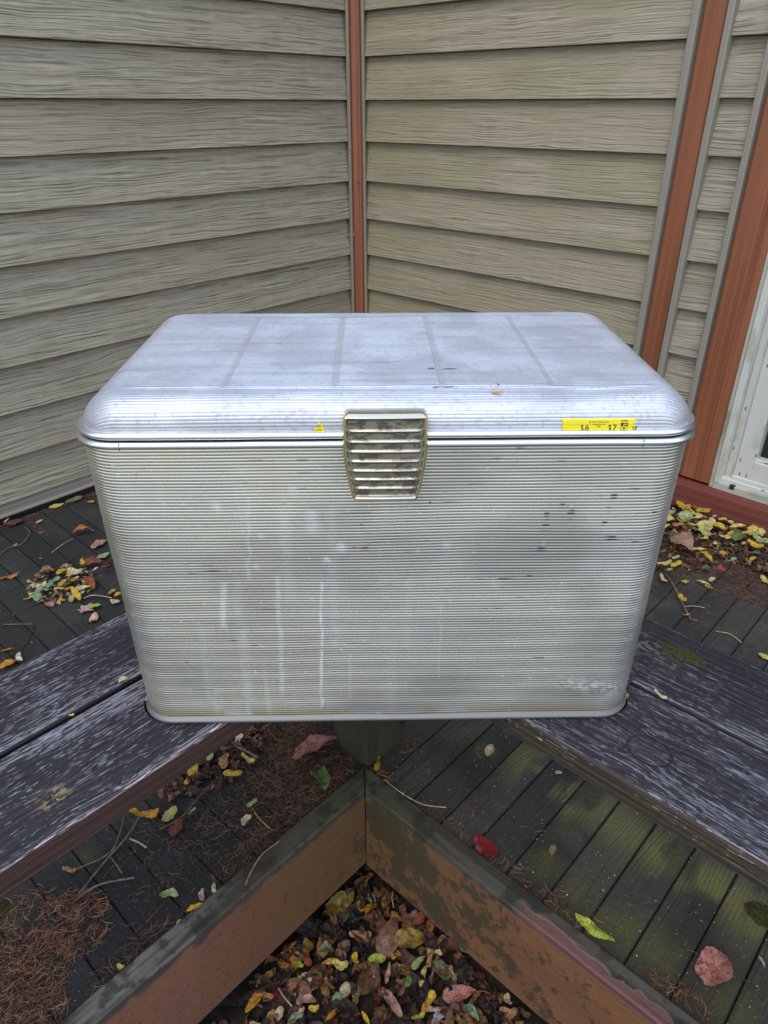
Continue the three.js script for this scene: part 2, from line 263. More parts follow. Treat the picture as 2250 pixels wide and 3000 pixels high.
part('wall_core', prism([[WR + 0.0225, -0.32], [WR + 0.15, -0.32], [WR + 0.15, TOP], [WR + 0.0225, TOP]], onRight, 0.83, 2.6), M.core, rightWall);
part('wall_core', prism([[WR + 0.0225, 2.15], [WR + 0.15, 2.15], [WR + 0.15, TOP], [WR + 0.0225, TOP]], onRight, -0.165, 0.83), M.core, rightWall);
{ // upright trims: inside corner, narrow strip, wide strip
  const uvS = (s, a, h, arc) => [arc * 9, s * 0.55];
  const K = Math.SQRT1_2, corner = (s, t, n) => W(WR + (t - n) * K, WL + (t + n) * K, s);
  const ct = part('corner_strip', prism([[-0.0185, 0.006], [-0.0185, 0.026], [-0.012, 0.030], [0.012, 0.030], [0.0185, 0.026], [0.0185, 0.006]], corner, 0.03, TOP, uvS), M.brown, rightWall, 'brown strip in the inside corner between the two walls');
  for (const [a, b] of [[-0.031, -0.019], [0.019, 0.031]]) part('channel', prism([[a, 0.004], [a, 0.034], [a + 0.002, 0.036], [b - 0.002, 0.036], [b, 0.034], [b, 0.004]], corner, 0.03, TOP, uvS), M.channelCorner, ct);
  const stripe = (l0, b0, b1, l1, y0, label) => {
    const m = part('trim_strip', prism([[b0, WR + 0.022], [b0, WR - 0.004], [b0 + 0.004, WR - 0.007], [b1 - 0.004, WR - 0.007], [b1, WR - 0.004], [b1, WR + 0.022]], upRight, y0, TOP, (s, a, h, arc) => [arc * 4.5, s * 0.55]), M.brown, rightWall, label);
    const ch = (a, b, inner) => part('channel', prism([[a, WR + 0.022], [a, WR - 0.014], [a + 0.002, WR - 0.0155], [b - 0.002, WR - 0.0155], [b, WR - 0.014], [b, WR + 0.022]], upRight, y0, TOP, uvS), M.channel, m);
    ch(l0, b0 - 0.006); part('channel', prism([[b0 - 0.0058, WR + 0.022], [b0 - 0.0058, WR - 0.001], [b0 - 0.0002, WR - 0.001], [b0 - 0.0002, WR + 0.022]], upRight, y0, TOP, uvS), M.core, m);
    if (l1) { ch(b1 + 0.005, l1); part('channel', prism([[b1 + 0.0002, WR + 0.022], [b1 + 0.0002, WR - 0.003], [b1 + 0.0048, WR - 0.003], [b1 + 0.0048, WR + 0.022]], upRight, y0, TOP, uvS), M.core, m); }
  };
  stripe(-0.458, -0.4335, -0.3805, -0.359, 0.088, 'narrow brown upright strip between grey channels');
  stripe(-0.272, -0.2505, -0.1650, 0, 0.088, 'wide brown upright strip beside the white door');
}
{ // red sill board under the door
  const sl = thing('door_sill', 'red brown painted sill board under the white door', 'door sill', W(1.54, 0.2, 0).toArray());
  part('board', prism(rect(1.520, WR + 0.055, 0.006, 0.0785, 0.003), onRight, -0.42, 1.0, (s, a, h, arc) => [arc * 4, s * 0.6]), M.sill, sl);
}
{ // white patio door
  const d = thing('patio_door', 'white framed glass patio door on the right edge', 'door', W(WR, 0.3, 0.08).toArray());
  const uvD = (s, a, h, arc) => [arc * 3, s * 1.3], b = 0.0795, w0 = -0.1645, w1 = 0.82, t = 2.14;
  const upr = (n, a0, a1, f, bk, y0, m, par) => part(n, prism([[a0, bk], [a0, f + 0.0015], [a0 + 0.0015, f], [a1 - 0.0015, f], [a1, f + 0.0015], [a1, bk]], upRight, y0, t, uvD), m, par);
  const hor = (n, y0, y1, f, bk, s0, s1, m, par) => part(n, prism([[bk, y0], [f, y0], [f, y1 - 0.0015], [f + 0.0015, y1], [bk, y1]], onRight, s0, s1, uvD), m, par);
  const fr = upr('frame', w0, -0.1535, WR - 0.004, WR + 0.11, b, M.mould, d); upr('jamb_lip', -0.1533, -0.1375, WR - 0.008, WR + 0.11, b + 0.022, M.white, fr); upr('jamb', -0.1373, -0.1135, WR + 0.028, WR + 0.11, b + 0.03, M.white, fr);
  hor('threshold', b, b + 0.0215, WR - 0.006, WR + 0.11, w0 + 0.0115, w1, M.mould, fr); hor('threshold', b + 0.0217, b + 0.034, WR + 0.004, WR + 0.11, -0.137, w1, M.white, fr);
  hor('weep_slot', b + 0.0120, b + 0.0235, WR - 0.0068, WR + 0.004, -0.108, -0.094, M.dark, fr);
  const sa = upr('sash', -0.1133, -0.066, WR + 0.018, WR + 0.06, b + 0.035, M.white, d); hor('rail', b + 0.035, b + 0.045, WR + 0.0140, WR + 0.06, -0.1133, w1, M.white, sa); hor('rail', b + 0.0452, b + 0.1, WR + 0.018, WR + 0.06, -0.0658, w1, M.white, sa);
  hor('glazing_bead', b + 0.1002, b + 0.108, WR + 0.022, WR + 0.05, -0.0658, w1, M.white, sa);
  upr('sash', w1 - 0.06, w1, WR + 0.018, WR + 0.06, b + 0.101, M.white, d); hor('head', t + 0.0005, t + 0.05, WR - 0.006, WR + 0.11, w0, w1, M.white, d);
  const gp = gridGeo(1, 1, (i, j) => W(WR + 0.034, i ? w1 - 0.06 : -0.0658, j ? t : b + 0.1085).toArray()); part('pane', gp, M.glass, d);
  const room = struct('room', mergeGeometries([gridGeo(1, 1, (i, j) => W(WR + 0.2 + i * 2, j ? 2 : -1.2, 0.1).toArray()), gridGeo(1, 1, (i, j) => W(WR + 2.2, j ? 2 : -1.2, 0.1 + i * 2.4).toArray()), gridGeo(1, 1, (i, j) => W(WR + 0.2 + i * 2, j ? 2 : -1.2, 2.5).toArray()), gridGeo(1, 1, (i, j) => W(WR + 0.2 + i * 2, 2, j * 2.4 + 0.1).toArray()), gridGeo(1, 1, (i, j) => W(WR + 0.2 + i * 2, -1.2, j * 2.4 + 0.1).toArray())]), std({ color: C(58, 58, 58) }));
}

// ---------------------------------------------------------------- deck
{
  const deck = new THREE.Group(); deck.name = 'deck'; deck.userData.kind = 'structure'; scene.add(deck);
  const duv = (f) => (s, a, h) => { const q = f(s, a); return [(q[0] + 0.6) / 2.2, (q[1] + 1.7) / 2.2]; };
  const G = 0.0006, cut = -0.035;
  for (let k = -15; k < 30; k++) {                 // left: boards run along u2
    const a0 = EDGE_L + k * BOARD + G, a1 = EDGE_L + (k + 1) * BOARD - G; if (a1 > WR) break;
    const h = (hsh(k, 4, 9) - 0.5) * 0.002, top = Math.min(-0.2305, cut - a0 - 0.002);
    part('deck_board', prism(rect(a0, a1, -0.026 + h, h, 0.0022), onRight, WL - 0.01, top >= -0.231 ? top : (a) => cut - a - 0.002, duv((s, a) => [a, s])), M.deck, deck);
  }
  for (let k = -26; k < 18; k++) {                 // right: boards run along u1
    const a0 = EDGE_R + k * BOARD + G, a1 = EDGE_R + (k + 1) * BOARD - G; if (a0 < WL) continue;
    const h = (hsh(k, 5, 9) - 0.5) * 0.002, st = Math.max(0.1955, cut - a1 + 0.002);
    part('deck_board', prism(rect(a0, a1, -0.026 + h, h, 0.0022), onLeft, st <= 0.196 ? st : (a) => cut - a + 0.002, WR + 0.01, duv((s, a) => [s, a])), M.deck, deck);
  }
  for (const u of [-1.1, -0.7, -0.2]) part('joist', prism(rect(-1.5, -1.46 + 0, -0.2, -0.03), onLeft, -1.2, 0.1), M.dark, deck);
  const fb = (name, prof, map, s0, s1, uvf, m, lab) => part(name, prism(prof, map, s0, s1, uvf), m, deck, lab);
  const FT = 0.010, FB = -0.188;
  fb('fascia_board', [[-0.191, FB], [-0.191, FT - 0.003], [-0.192, FT - 0.001], [-0.194, FT], [-0.226, FT], [-0.229, FT - 0.002], [-0.229, FB]], onLeft, -1.6, (a) => 0.156 - (a + 0.191) - 0.0012, (s, a, h, arc) => [(s + 0.8) / 1.2, arc / 0.3], M.fasciaL, 'brown fascia board running to the lower left');
  fb('fascia_board', [[0.156, FB - 0.008], [0.156, FT - 0.003], [0.157, FT - 0.001], [0.159, FT], [0.191, FT], [0.194, FT - 0.002], [0.194, FB - 0.008]], onRight, (a) => -0.191 - (a - 0.156) + 0.0012, 1.6, (s, a, h, arc) => [(s + 0.491) / 1.2, arc / 0.3], M.fasciaR, 'mossy orange brown fascia board running to the lower right');
}

// ---------------------------------------------------------------- corner bench
{
  const HB = 0.43, T = 0.032, b = thing('corner_bench', 'weathered dark plank bench meeting in a corner under the cooler', 'bench', W(0.245, -0.265, 0).toArray());
  const cut = -0.021;
  const prof = (f, g) => { const s = Math.sign(g - f), r = 0.003; return [[f, HB - T], [f, HB - r], [f + s * r * 0.3, HB - r * 0.3], [f + s * r, HB], [g - s * r, HB], [g - s * r * 0.3, HB - r * 0.3], [g, HB - r], [g, HB - T]]; };
  for (const [f, g, o] of [[-0.130, -0.2655, 0], [-0.2725, -0.401, 0.2]]) part('plank', prism(prof(f, g), onLeft, -1.25, (a) => cut - a - 0.001, (s, a, h, arc) => [(s + 0.7) / 1.2, (arc + o) / 0.4]), M.benchL, b, o ? 'rear plank of the left arm' : 'front plank of the left arm');
  for (const [f, g, o] of [[0.109, 0.2485, 0], [0.2515, 0.386, 0.2]]) part('plank', prism(prof(f, g), onRight, (a) => cut - a + 0.001, 1.25, (s, a, h, arc) => [(s + 0.7) / 1.2, (arc + o) / 0.4]), M.benchR, b, o ? 'rear plank of the right arm' : 'front plank of the right arm');
  const post = (a, c, y0) => part('post', prism([[a, c], [a, c - 0.087], [a + 0.002, c - 0.089], [a + 0.087, c - 0.089], [a + 0.089, c - 0.087], [a + 0.089, c - 0.002], [a + 0.087, c], [a + 0.002, c]], upLeft, y0, HB - T - 0.001, (s, x, z, arc) => [arc * 4, s * 1.6]), M.post, b);
  post(0.1995, -0.2255, -0.34); post(-1.2, -0.2255, 0.002); post(0.1995, 1.2, 0.002);
}

// ---------------------------------------------------------------- aluminium cooler (built in its own frame, front face near z = 0)
const cooler = thing('metal_cooler', 'ribbed aluminium ice chest with flat latch standing on the bench corner', 'cooler', [0.0015, 0.43, -0.165]);
{
  const HX = 0.2878, LX = 0.285, HZ = 0.165, PITCH = 0.0033, BT = 0.3445;            // half width, half depth, rib pitch, height of the body
  // front map: x -0.29..0.29, height 0..0.36
  const drips = [[-0.133, 0.295, -0.1436, 0.19, 0.0022, 0.5], [-0.0685, 0.20, -0.0773, 0.012, 0.0016, 0.85], [-0.1687, 0.196, -0.1758, 0.134, 0.0035, 0.7], [-0.113, 0.208, -0.121, 0.03, 0.0028, 0.5], [-0.0734, 0.279, -0.0747, 0.254, 0.006, 0.6], [-0.155, 0.20, -0.16, 0.02, 0.006, 0.3], [-0.10, 0.30, -0.104, 0.16, 0.006, 0.25], [-0.135, 0.33, -0.14, 0.24, 0.012, 0.22], [-0.055, 0.29, -0.058, 0.10, 0.005, 0.22], [-0.042, 0.10, -0.043, 0.03, 0.0015, 0.4], [0.056, 0.17, 0.057, 0.06, 0.0015, 0.25], [-0.2, 0.14, -0.204, 0.03, 0.004, 0.25], [0.02, 0.2, 0.021, 0.1, 0.004, 0.15]];
  const blobs = [[-0.0473, 0.2356, 0.006, 0.8], [-0.0621, 0.221, 0.0045, 0.8], [-0.165, 0.283, 0.006, 0.5], [-0.0744, 0.26, 0.008, 0.5], [-0.126, 0.25, 0.004, 0.6], [-0.134, 0.213, 0.003, 0.7], [-0.09, 0.30, 0.008, 0.35], [0.11, 0.19, 0.006, 0.3], [0.058, 0.236, 0.005, 0.3]];
  const marks = [[-0.0267, 0.2356, 0.011, 0.004], [-0.179, 0.208, 0.010, 0.002], [-0.205, 0.206, 0.012, 0.0015], [-0.0912, 0.197, 0.04, 0.0012], [-0.03, 0.197, 0.05, 0.0012], [-0.1624, 0.12, 0.012, 0.0016], [-0.1416, 0.112, 0.016, 0.0014], [0.1537, 0.2737, 0.003, 0.008], [0.1545, 0.257, 0.004, 0.009], [0.1575, 0.2376, 0.008, 0.0025], [0.1508, 0.2308, 0.011, 0.003], [0.179, 0.2706, 0.006, 0.006], [0.168, 0.283, 0.003, 0.004], [0.2326, 0.2967, 0.010, 0.0014], [0.2165, 0.2898, 0.004, 0.003], [0.2113, 0.2748, 0.006, 0.004], [0.2124, 0.2607, 0.003, 0.004], [0.2065, 0.2557, 0.006, 0.0018], [0.2161, 0.2427, 0.016, 0.003], [0.2434, 0.2388, 0.010, 0.0025], [0.2234, 0.2447, 0.01, 0.002], [0.11, 0.1958, 0.02, 0.0014], [0.1445, 0.1987, 0.004, 0.0012], [0.1353, 0.174, 0.009, 0.0014], [0.1097, 0.1582, 0.012, 0.0014], [0.0398, 0.2849, 0.0012, 0.0022], [0.0387, 0.2408, 0.007, 0.003], [0.26, 0.27, 0.004, 0.003], [0.17, 0.09, 0.012, 0.0012], [-0.03, 0.262, 0.005, 0.0012], [-0.005, 0.19, 0.06, 0.0008], [0.05, 0.011, 0.06, 0.0012], [-0.22, 0.09, 0.02, 0.0012], [-0.21, 0.05, 0.015, 0.0015], [-0.235, 0.32, 0.0015, 0.006]];
  const met = [];
  const frontMap = tex(1536, 960, true, (u, v, o) => {
    const x = -0.29 + u * 0.58, y = v * 0.36, n = fbm(x * 14 + 5, y * 14, 4, 201), fine = fbm(x * 260, y * 300, 2, 202), str = N(x * 130, y * 3.5, 203) * 0.6 + N(x * 40, y * 2.5, 204) * 0.4, ri = Math.floor((y - 0.009) / PITCH), rib = (y - 0.009) / PITCH - ri;
    o[0] = 204; o[1] = 202; o[2] = 195;
    mixc(o, 206, 203, 176, clamp(sst(x, 0.05, -0.25) * 0.4 + sst(y, 0.2, 0.34) * 0.3, 0, 1) * sst(n, 0.2, 0.6));
    mixc(o, 156, 154, 146, sst(fbm(x * 7, y * 9, 3, 207), 0.42, 0.68) * 0.5); mixc(o, 120, 122, 124, sst(fbm(x * 5 + 3, y * 22, 4, 208), 0.5, 0.72) * sst(x, -0.05, 0.15) * 0.2); mixc(o, 150, 150, 148, sst(fine, 0.66, 0.95) * 0.25);
    let w = 0, k = 0;
    for (const [x0, y0, x1, y1, r, s] of drips) if (y < y0 && y > y1) { const t = (y0 - y) / (y0 - y1), cx = lerp(x0, x1, t) + (N(y * 70, 3, 211) - 0.5) * 0.003; w = Math.max(w, s * gau(x - cx, r) * (0.35 + 0.65 * N(y * 160, x0 * 90, 212)) * sst(t, 0, 0.06) * sst(1 - t, 0, 0.08)); }
    for (const [bx, by, r, s] of blobs) { const q = Math.hypot(x - bx, y - by) / r; if (q < 3) w = Math.max(w, s * gau(q, 0.9) * (0.5 + N(x * 400, y * 400, 213))); }
    w = Math.max(w, sst(str, 0.66, 0.86) * 0.28 * sst(x, 0.06, -0.06) * sst(x, -0.25, -0.18));
    if (hsh(Math.floor(x * 320), Math.floor(y * 320), 17) > 0.995) w = Math.max(w, 0.35);
    for (const [bx, by, rx, ry] of marks) { const q = Math.hypot((x - bx) / rx, (y - by) / ry); if (q < 2) k = Math.max(k, (rx > 0.03 ? 0.6 : 1) * sst(q, 1.3, 0.5) * sst(N(x * 130, ri * 5.37, 221), rx > 0.03 ? 0.5 : 0.3, 0.72)); }
    k = Math.max(k, sst(N(x * 50, ri * 3.71, 222), 0.84, 0.97) * 0.5 * sst(fbm(x * 9, y * 9, 2, 223), 0.42, 0.62));
    const crust = gau(Math.hypot((x - 0.235 - (y - 0.046) * -2.2) / 0.03, (y - 0.046) / 0.012), 1) * sst(N(x * 350, y * 350, 225), 0.4, 0.75), stain = gau(Math.hypot((x - 0.225) / 0.045, (y - 0.036) / 0.012), 1);
    mixc(o, 118, 128, 118, stain * 0.6); mixc(o, 196, 190, 168, crust * 0.5);
    mixc(o, 232, 235, 238, clamp(w, 0, 1) * 0.55); mixc(o, 34, 34, 36, k * 0.92 * (0.12 + 0.88 * sst(Math.abs(rib - 0.4), 0.42, 0.22)));
    mixc(o, 150, 122, 66, sst(y, 0.022, 0.008) * sst(N(x * 40, 1, 226), 0.3, 0.7) * 0.55);
    met.push(clamp(w * 0.4 + crust * 0.5 + k * 0.9 + stain * 0.3, 0, 1), clamp(0.22 + n * 0.10 + w * 0.3 + k * 0.3 + fine * 0.05 + crust * 0.3, 0, 1));
  }, THREE.MirroredRepeatWrapping);
  let mi = 0; const frontMR = tex(1536, 960, false, (u, v, o) => { o[0] = 0; o[2] = 255 * (0.80 - 0.7 * met[mi++]); o[1] = 255 * met[mi++]; }, THREE.MirroredRepeatWrapping);
  const mBody = new THREE.MeshStandardMaterial({ map: frontMap, roughnessMap: frontMR, metalnessMap: frontMR, roughness: 1, metalness: 1 });
  // lid map over the sheet, 0.6 x 0.42 m
  const lidMarks = [[0.0447, 0.0773, 0.006, 0.0022], [0.0625, 0.0794, 0.009, 0.002], [0.0475, 0.1306, 0.006, 0.0012], [0.0589, 0.1306, 0.008, 0.0012], [0.105, 0.126, 0.0012, 0.004], [-0.12, -0.01, 0.003, 0.001]];
  const met2 = [];
  const lidMap = tex(1024, 768, true, (u, v, o) => {
    const x = -0.3 + u * 0.6, z = -0.21 + v * 0.42, n = fbm(x * 20 + 5, z * 20, 4, 231), fine = fbm(x * 300, z * 300, 2, 232);
    o[0] = 203; o[1] = 205; o[2] = 209; let k = 0;
    mixc(o, 168, 169, 173, sst(n, 0.42, 0.7) * 0.5); mixc(o, 140, 140, 142, sst(fine, 0.56, 0.85) * 0.28); mixc(o, 150, 146, 138, sst(fbm(x * 6, z * 90, 3, 238), 0.55, 0.8) * 0.3);
    for (const bx of [-0.157, -0.051, 0.053, 0.158]) mixc(o, 176, 173, 166, gau(x - bx, 0.0024) * 0.4 * sst(Math.abs(z), 0.134, 0.126) * (0.6 + 0.8 * n));
    for (const [bx, by, rx, ry] of lidMarks) { const q = Math.hypot((x - bx) / rx, (z - by) / ry); if (q < 2) k = Math.max(k, sst(q, 1.3, 0.5) * sst(N(x * 300, z * 900, 236), 0.2, 0.5)); }
    for (let j = 0; j < 7; j++) { const cx = -0.2 + j * 0.065, cz = -0.08 + hsh(j, 3, 8) * 0.14, r = 0.012 + 0.02 * hsh(j, 4, 8), a = Math.atan2(z - cz, x - cx); if (a > -0.5 + j * 0.3 && a < 0.9 + j * 0.3) k = Math.max(k, 0.35 * gau(Math.hypot(x - cx, z - cz) - r, 0.0005)); }
    k = Math.max(k, 0.5 * sst(N(x * 420, z * 420, 18), 0.965, 0.99));
    mixc(o, 52, 52, 62, k * 0.85); met2.push(clamp(k + fine * 0.2, 0, 1), clamp(0.36 + n * 0.14 + fine * 0.10 + k * 0.3, 0, 1));
  }, THREE.ClampToEdgeWrapping);
  mi = 0; const lidMR = tex(1024, 768, false, (u, v, o) => { o[0] = 0; o[2] = 255 * (0.78 - 0.5 * met2[mi++]); o[1] = 255 * met2[mi++]; }, THREE.ClampToEdgeWrapping);
  const mLid = new THREE.MeshStandardMaterial({ map: lidMap, roughnessMap: lidMR, metalnessMap: lidMR, roughness: 1, metalness: 1 });
  const mRim = new THREE.MeshStandardMaterial({ color: C(226, 227, 228), roughness: 0.34, metalness: 1 });
  const mBase = new THREE.MeshStandardMaterial({ color: C(122, 122, 119), roughness: 0.55, metalness: 0.8 });
  const ridge = (t) => { const f = t - Math.floor(t), q = 2 * f - 1, q2 = q * q; return 1 - 0.35 * q2 - 0.65 * q2 * q2; };
  // rounded rectangle: position and outward direction after arc length s from the middle of the front
  const RC = 0.037;
  function around(hx, hz, rc, n0 = 12) {
    const pts = [], fx = hx - rc, fz = hz - rc; let s = 0, last;
    const put = (x, z, nx, nz) => { if (last) s += Math.hypot(x - last[0], z - last[1]); last = [x, z]; pts.push([x, z, nx, nz, s]); };
    const K = 22; for (let i = 0; i <= K; i++) put(fx * i / K, hz, 0, 1);
    const arcq = (cx, cz, a0) => { for (let i = 1; i <= n0; i++) { const a = a0 - i / n0 * Math.PI / 2; put(cx + rc * Math.cos(a), cz + rc * Math.sin(a), Math.cos(a), Math.sin(a)); } };
    arcq(fx, fz, Math.PI / 2); for (let i = 1; i <= 8; i++) put(hx, fz - 2 * fz * i / 8, 1, 0);
    arcq(fx, -fz, 0); for (let i = 1; i <= 8; i++) put(fx - 2 * fx * i / 8, -hz, 0, -1);
    arcq(-fx, -fz, -Math.PI / 2); for (let i = 1; i <= 8; i++) put(-hx, -fz + 2 * fz * i / 8, -1, 0);
    arcq(-fx, fz, Math.PI); for (let i = 1; i <= K; i++) put(-fx + fx * i / K, hz, 0, 1);
    return pts;
  }
  const add = (name, geo, mat, par = cooler, label) => { const m = shadowed(new THREE.Mesh(geo, mat)); m.name = name; par.add(m); if (label) m.userData.label = label; return m; };
  { // body
    const ring = around(HX, HZ, RC), total = ring[ring.length - 1][4], per = 7, rows = Math.floor(BT / PITCH) * per, y0 = 0.009;
    const body = gridGeo(ring.length - 1, rows, (i, j) => {
      const [x, z, nx, nz] = ring[i], y = y0 + (BT - y0) * j / rows, flare = 1 - 0.024 * (1 - y / BT);
      const dent = 0.0026 * (fbm(x * 8 + z * 5 + 3, y * 8, 2, 241) - 0.5) + 0.0002 * (fbm(x * 26 + z * 20, y * 20, 2, 242) - 0.5);
      const yy = y + 0.0024 * (N(x * 8 + z * 7, y * 12, 243) - 0.5) * sst(Math.min(y, BT - y), 0, 0.05), bump = 0.00056 * ridge((BT - y0) * j / rows / PITCH + 0.0);
      const k = bump + dent; return [x * flare + nx * k, yy, z + nz * k];
    }, (i, j) => { const s = ring[i][4], a = s > total / 2 ? s - total : s, y = y0 + (BT - y0) * j / rows; return [0.5 + a / 0.58, y / 0.36]; });
    add('body', body, mBody);
    const sweep = (hx, hz, rc, prof) => { const r = around(hx, hz, rc, 14), n = prof.length - 1; return gridGeo(r.length - 1, n, (i, j) => { const w = 0.0003 * (N(r[i][4] * 30, 4, 246) - 0.5); return [r[i][0] + r[i][2] * prof[j][0], prof[j][1] + w, r[i][1] + r[i][3] * prof[j][0]]; }); };
    const arcp = (cx, cy, r, a0, a1, n) => Array.from({ length: n + 1 }, (_, i) => { const a = a0 + (a1 - a0) * i / n; return [cx + r * Math.cos(a), cy + r * Math.sin(a)]; });
    add('base_rim', sweep(HX * 0.976, HZ, RC, [[-0.002, 0.0095], [0.0004, 0.0076], ...arcp(0.0016, 0.0034, 0.0027, 1.3, -1.9, 8), [-0.004, 0.0006]]), mBase);
    add('body_rim', sweep(HX, HZ, RC, [[-0.003, BT - 0.001], ...arcp(0.0022, BT + 0.0026, 0.0038, -1.7, 1.75, 10), [-0.006, BT + 0.0062]]), mRim);
    for (const [sx, nm] of [[-0.2435, 0], [0.232, 0]]) { const g = new THREE.BoxGeometry(0.0005, 0.0068, 0.001); g.translate(sx, BT + 0.0026, HZ + 0.0054); add('rim_seam', g, M.dark); }
    add('floor_pan', sweep(HX, HZ, RC, [[0, 0.0008], [-0.12, 0.0008], [-0.1655, 0.001]]), mRim);
    // lid
    const r0 = 0.012, FX = LX - 0.024 - r0, FZ = HZ - 0.024 - r0, R = 0.024, L = R * Math.PI / 2 + 0.0075, LT = 0.3535 + 0.0335;
    const bands = [-0.157, -0.051, 0.053, 0.158];
    const sheet = (a, b, off = 0) => {
      const sa = Math.sign(a), sb = Math.sign(b), dx = Math.max(0, Math.abs(a) - FX), dz = Math.max(0, Math.abs(b) - FZ), D = Math.hypot(dx, dz) || 1e-9, d = Math.max(0, D - r0);
      const ex = sa * dx / D, ez = sb * dz / D, an = Math.min(d / R, Math.PI / 2), over = Math.max(0, d - R * Math.PI / 2), k0 = Math.min(D, r0), run = k0 + R * Math.sin(an), drop = R * (1 - Math.cos(an)) + over;
      let y = LT - drop, x = sa * Math.min(Math.abs(a), FX) + ex * run, z = sb * Math.min(Math.abs(b), FZ) + ez * run;
      const inn = sst(FX - Math.abs(a), -0.01, 0.03) * sst(FZ - Math.abs(b), -0.004, 0.01); let w = 0;
      for (const c of bands) { const q = Math.abs(a - c); if (q < 0.012) w = Math.max(w, sst(q, 0.0040, 0.0022) * sst(FZ + 0.002 - Math.abs(b + 0.004), -0.004, 0.004)); }
      const dent = 0.0018 * (fbm(a * 7 + 2, b * 9, 3, 251) - 0.5) * inn + 0.0004 * (fbm(a * 40, b * 60, 2, 252) - 0.5) - 0.0022 * gau(Math.hypot((a - 0.185) / 0.05, (b - FZ - 0.012) / 0.012), 1) - 0.0012 * gau(Math.hypot((a - 0.02) / 0.09, (b - FZ - 0.02) / 0.012), 1);
      const crease = 0.0011 * gau(b - FZ + 0.001 - 0.004 * gau(a - 0.2, 0.04), 0.0022) * sst(FX + 0.01 - Math.abs(a), 0, 0.02) + 0.0008 * inn;
      const wob = 0.0012 * (N(a * 9, b * 14, 253) - 0.5), n = off + dent + crease + 0.00052 * ridge((b + wob + 0.3) / PITCH) * (1 - 0.15 * w) - 0.0005 * w;
      const ny = Math.cos(an), nh = Math.sin(an); x *= 1 - 0.022 * sst(y, LT - 0.032, LT); x += ex * nh * n; y += ny * n; z += ez * nh * n; return [x, y, z];
    };
    const cols = []; { const end = 18; for (let i = -end; i < 0; i++) cols.push([-1, -i / end]); const xs = []; for (let i = 0; i <= 44; i++) xs.push(-FX + 2 * FX * i / 44); for (const c of bands) for (let k = -5; k <= 5; k++) xs.push(c + k * 0.0009); xs.sort((p, q) => p - q); for (const x of xs) cols.push([0, x]); for (let i = 1; i <= end; i++) cols.push([1, i / end]); }
    const bm = FZ + r0 + L, perL = 7, nr = Math.round(2 * bm / PITCH * perL);
    const lid = add('lid', gridGeo(cols.length - 1, nr, (i, j) => {
      const b = -bm + 2 * bm * j / nr, dz = Math.max(0, Math.abs(b) - FZ), am = Math.sqrt(Math.max(0, (r0 + L) ** 2 - dz * dz)), [s, x] = cols[i], a = s ? s * (FX + am * x) : x; return sheet(a, b);
    }, (i, j) => { const b = -bm + 2 * bm * j / nr, dz = Math.max(0, Math.abs(b) - FZ), am = Math.sqrt(Math.max(0, (r0 + L) ** 2 - dz * dz)), [s, x] = cols[i], a = s ? s * (FX + am * x) : x; return [(a + 0.3) / 0.6, (b + 0.21) / 0.42]; }), mLid);
    const LB = LT - R - 0.0075;
    add('lid_rim', sweep(HX, HZ, RC + 0.002, [[-0.004, LB + 0.0032], ...arcp(0.0018, LB + 0.0002, 0.0032, 1.9, -1.8, 10), [-0.006, LB - 0.0022]]), mRim, lid);
    // two pieces of yellow paper ruler stuck on the lid, following its rolled front edge
    const sticker = (x0, x1, t0, t1, cw, ch, draw, nm, lab) => {
      const cv = document.createElement('canvas'); cv.width = cw; cv.height = ch; const c = cv.getContext('2d'); c.clearRect(0, 0, cw, ch); draw(c);
      const t = new THREE.CanvasTexture(cv); t.colorSpace = THREE.SRGBColorSpace; const m = new THREE.MeshStandardMaterial({ map: t, roughness: 0.45, alphaTest: 0.5 });
      const b0 = FZ + r0 + L - t0, b1 = FZ + r0 + L - t1; add(nm, gridGeo(40, 16, (i, j) => sheet(x0 + (x1 - x0) * i / 40, b0 + (b1 - b0) * j / 16, 0.0006), (i, j) => [i / 40, j / 16]), m, lid, lab);
    };
    const K = '#17150a', YEL = '#e2d21f';
    sticker(0.1555, 0.2262, -0.0012, 0.0142, 1300, 235, (c) => {
      c.translate(-185, -158); c.fillStyle = YEL; c.beginPath(); for (const [x, y] of [[193, 163], [1440, 163], [1466, 190], [1420, 245], [1442, 272], [1474, 385], [228, 383], [214, 235], [234, 212]]) c.lineTo(x, y); c.fill();
      c.fillStyle = 'rgba(255,250,120,0.35)'; c.fillRect(230, 166, 1200, 24); c.fillStyle = K; c.textAlign = 'center';
      const it = (s, x, y, f, sx = 1) => { c.save(); c.translate(x, y); c.transform(sx, 0, -0.16, 1, 0, 0); c.font = f; c.fillText(s, 0, 0); c.restore(); };
      it('Du Pont Fishing Lines', 830, 222, 'bold 32px sans-serif', 1.02); it('Wilmington, DE', 828, 254, 'bold 28px sans-serif'); it('19898', 822, 285, 'bold 25px sans-serif');
      it('1', 537, 336, 'bold 124px sans-serif'); it('6', 626, 336, 'bold 124px sans-serif'); it('1', 1003, 336, 'bold 124px sans-serif'); it('7', 1085, 336, 'bold 124px sans-serif'); it('18', 1420, 338, 'bold 92px sans-serif', 0.85);
      c.lineCap = 'butt'; c.strokeStyle = K; for (const [x, h, w] of [[332, 40, 4], [446, 40, 4], [564, 76, 13], [674, 40, 4], [788, 40, 4], [902, 40, 4], [1020, 82, 13], [1131, 40, 4], [1246, 40, 4], [1360, 40, 4]]) { c.lineWidth = w; c.beginPath(); c.moveTo(x, 382); c.lineTo(x + h * 0.12, 382 - h); c.stroke(); }
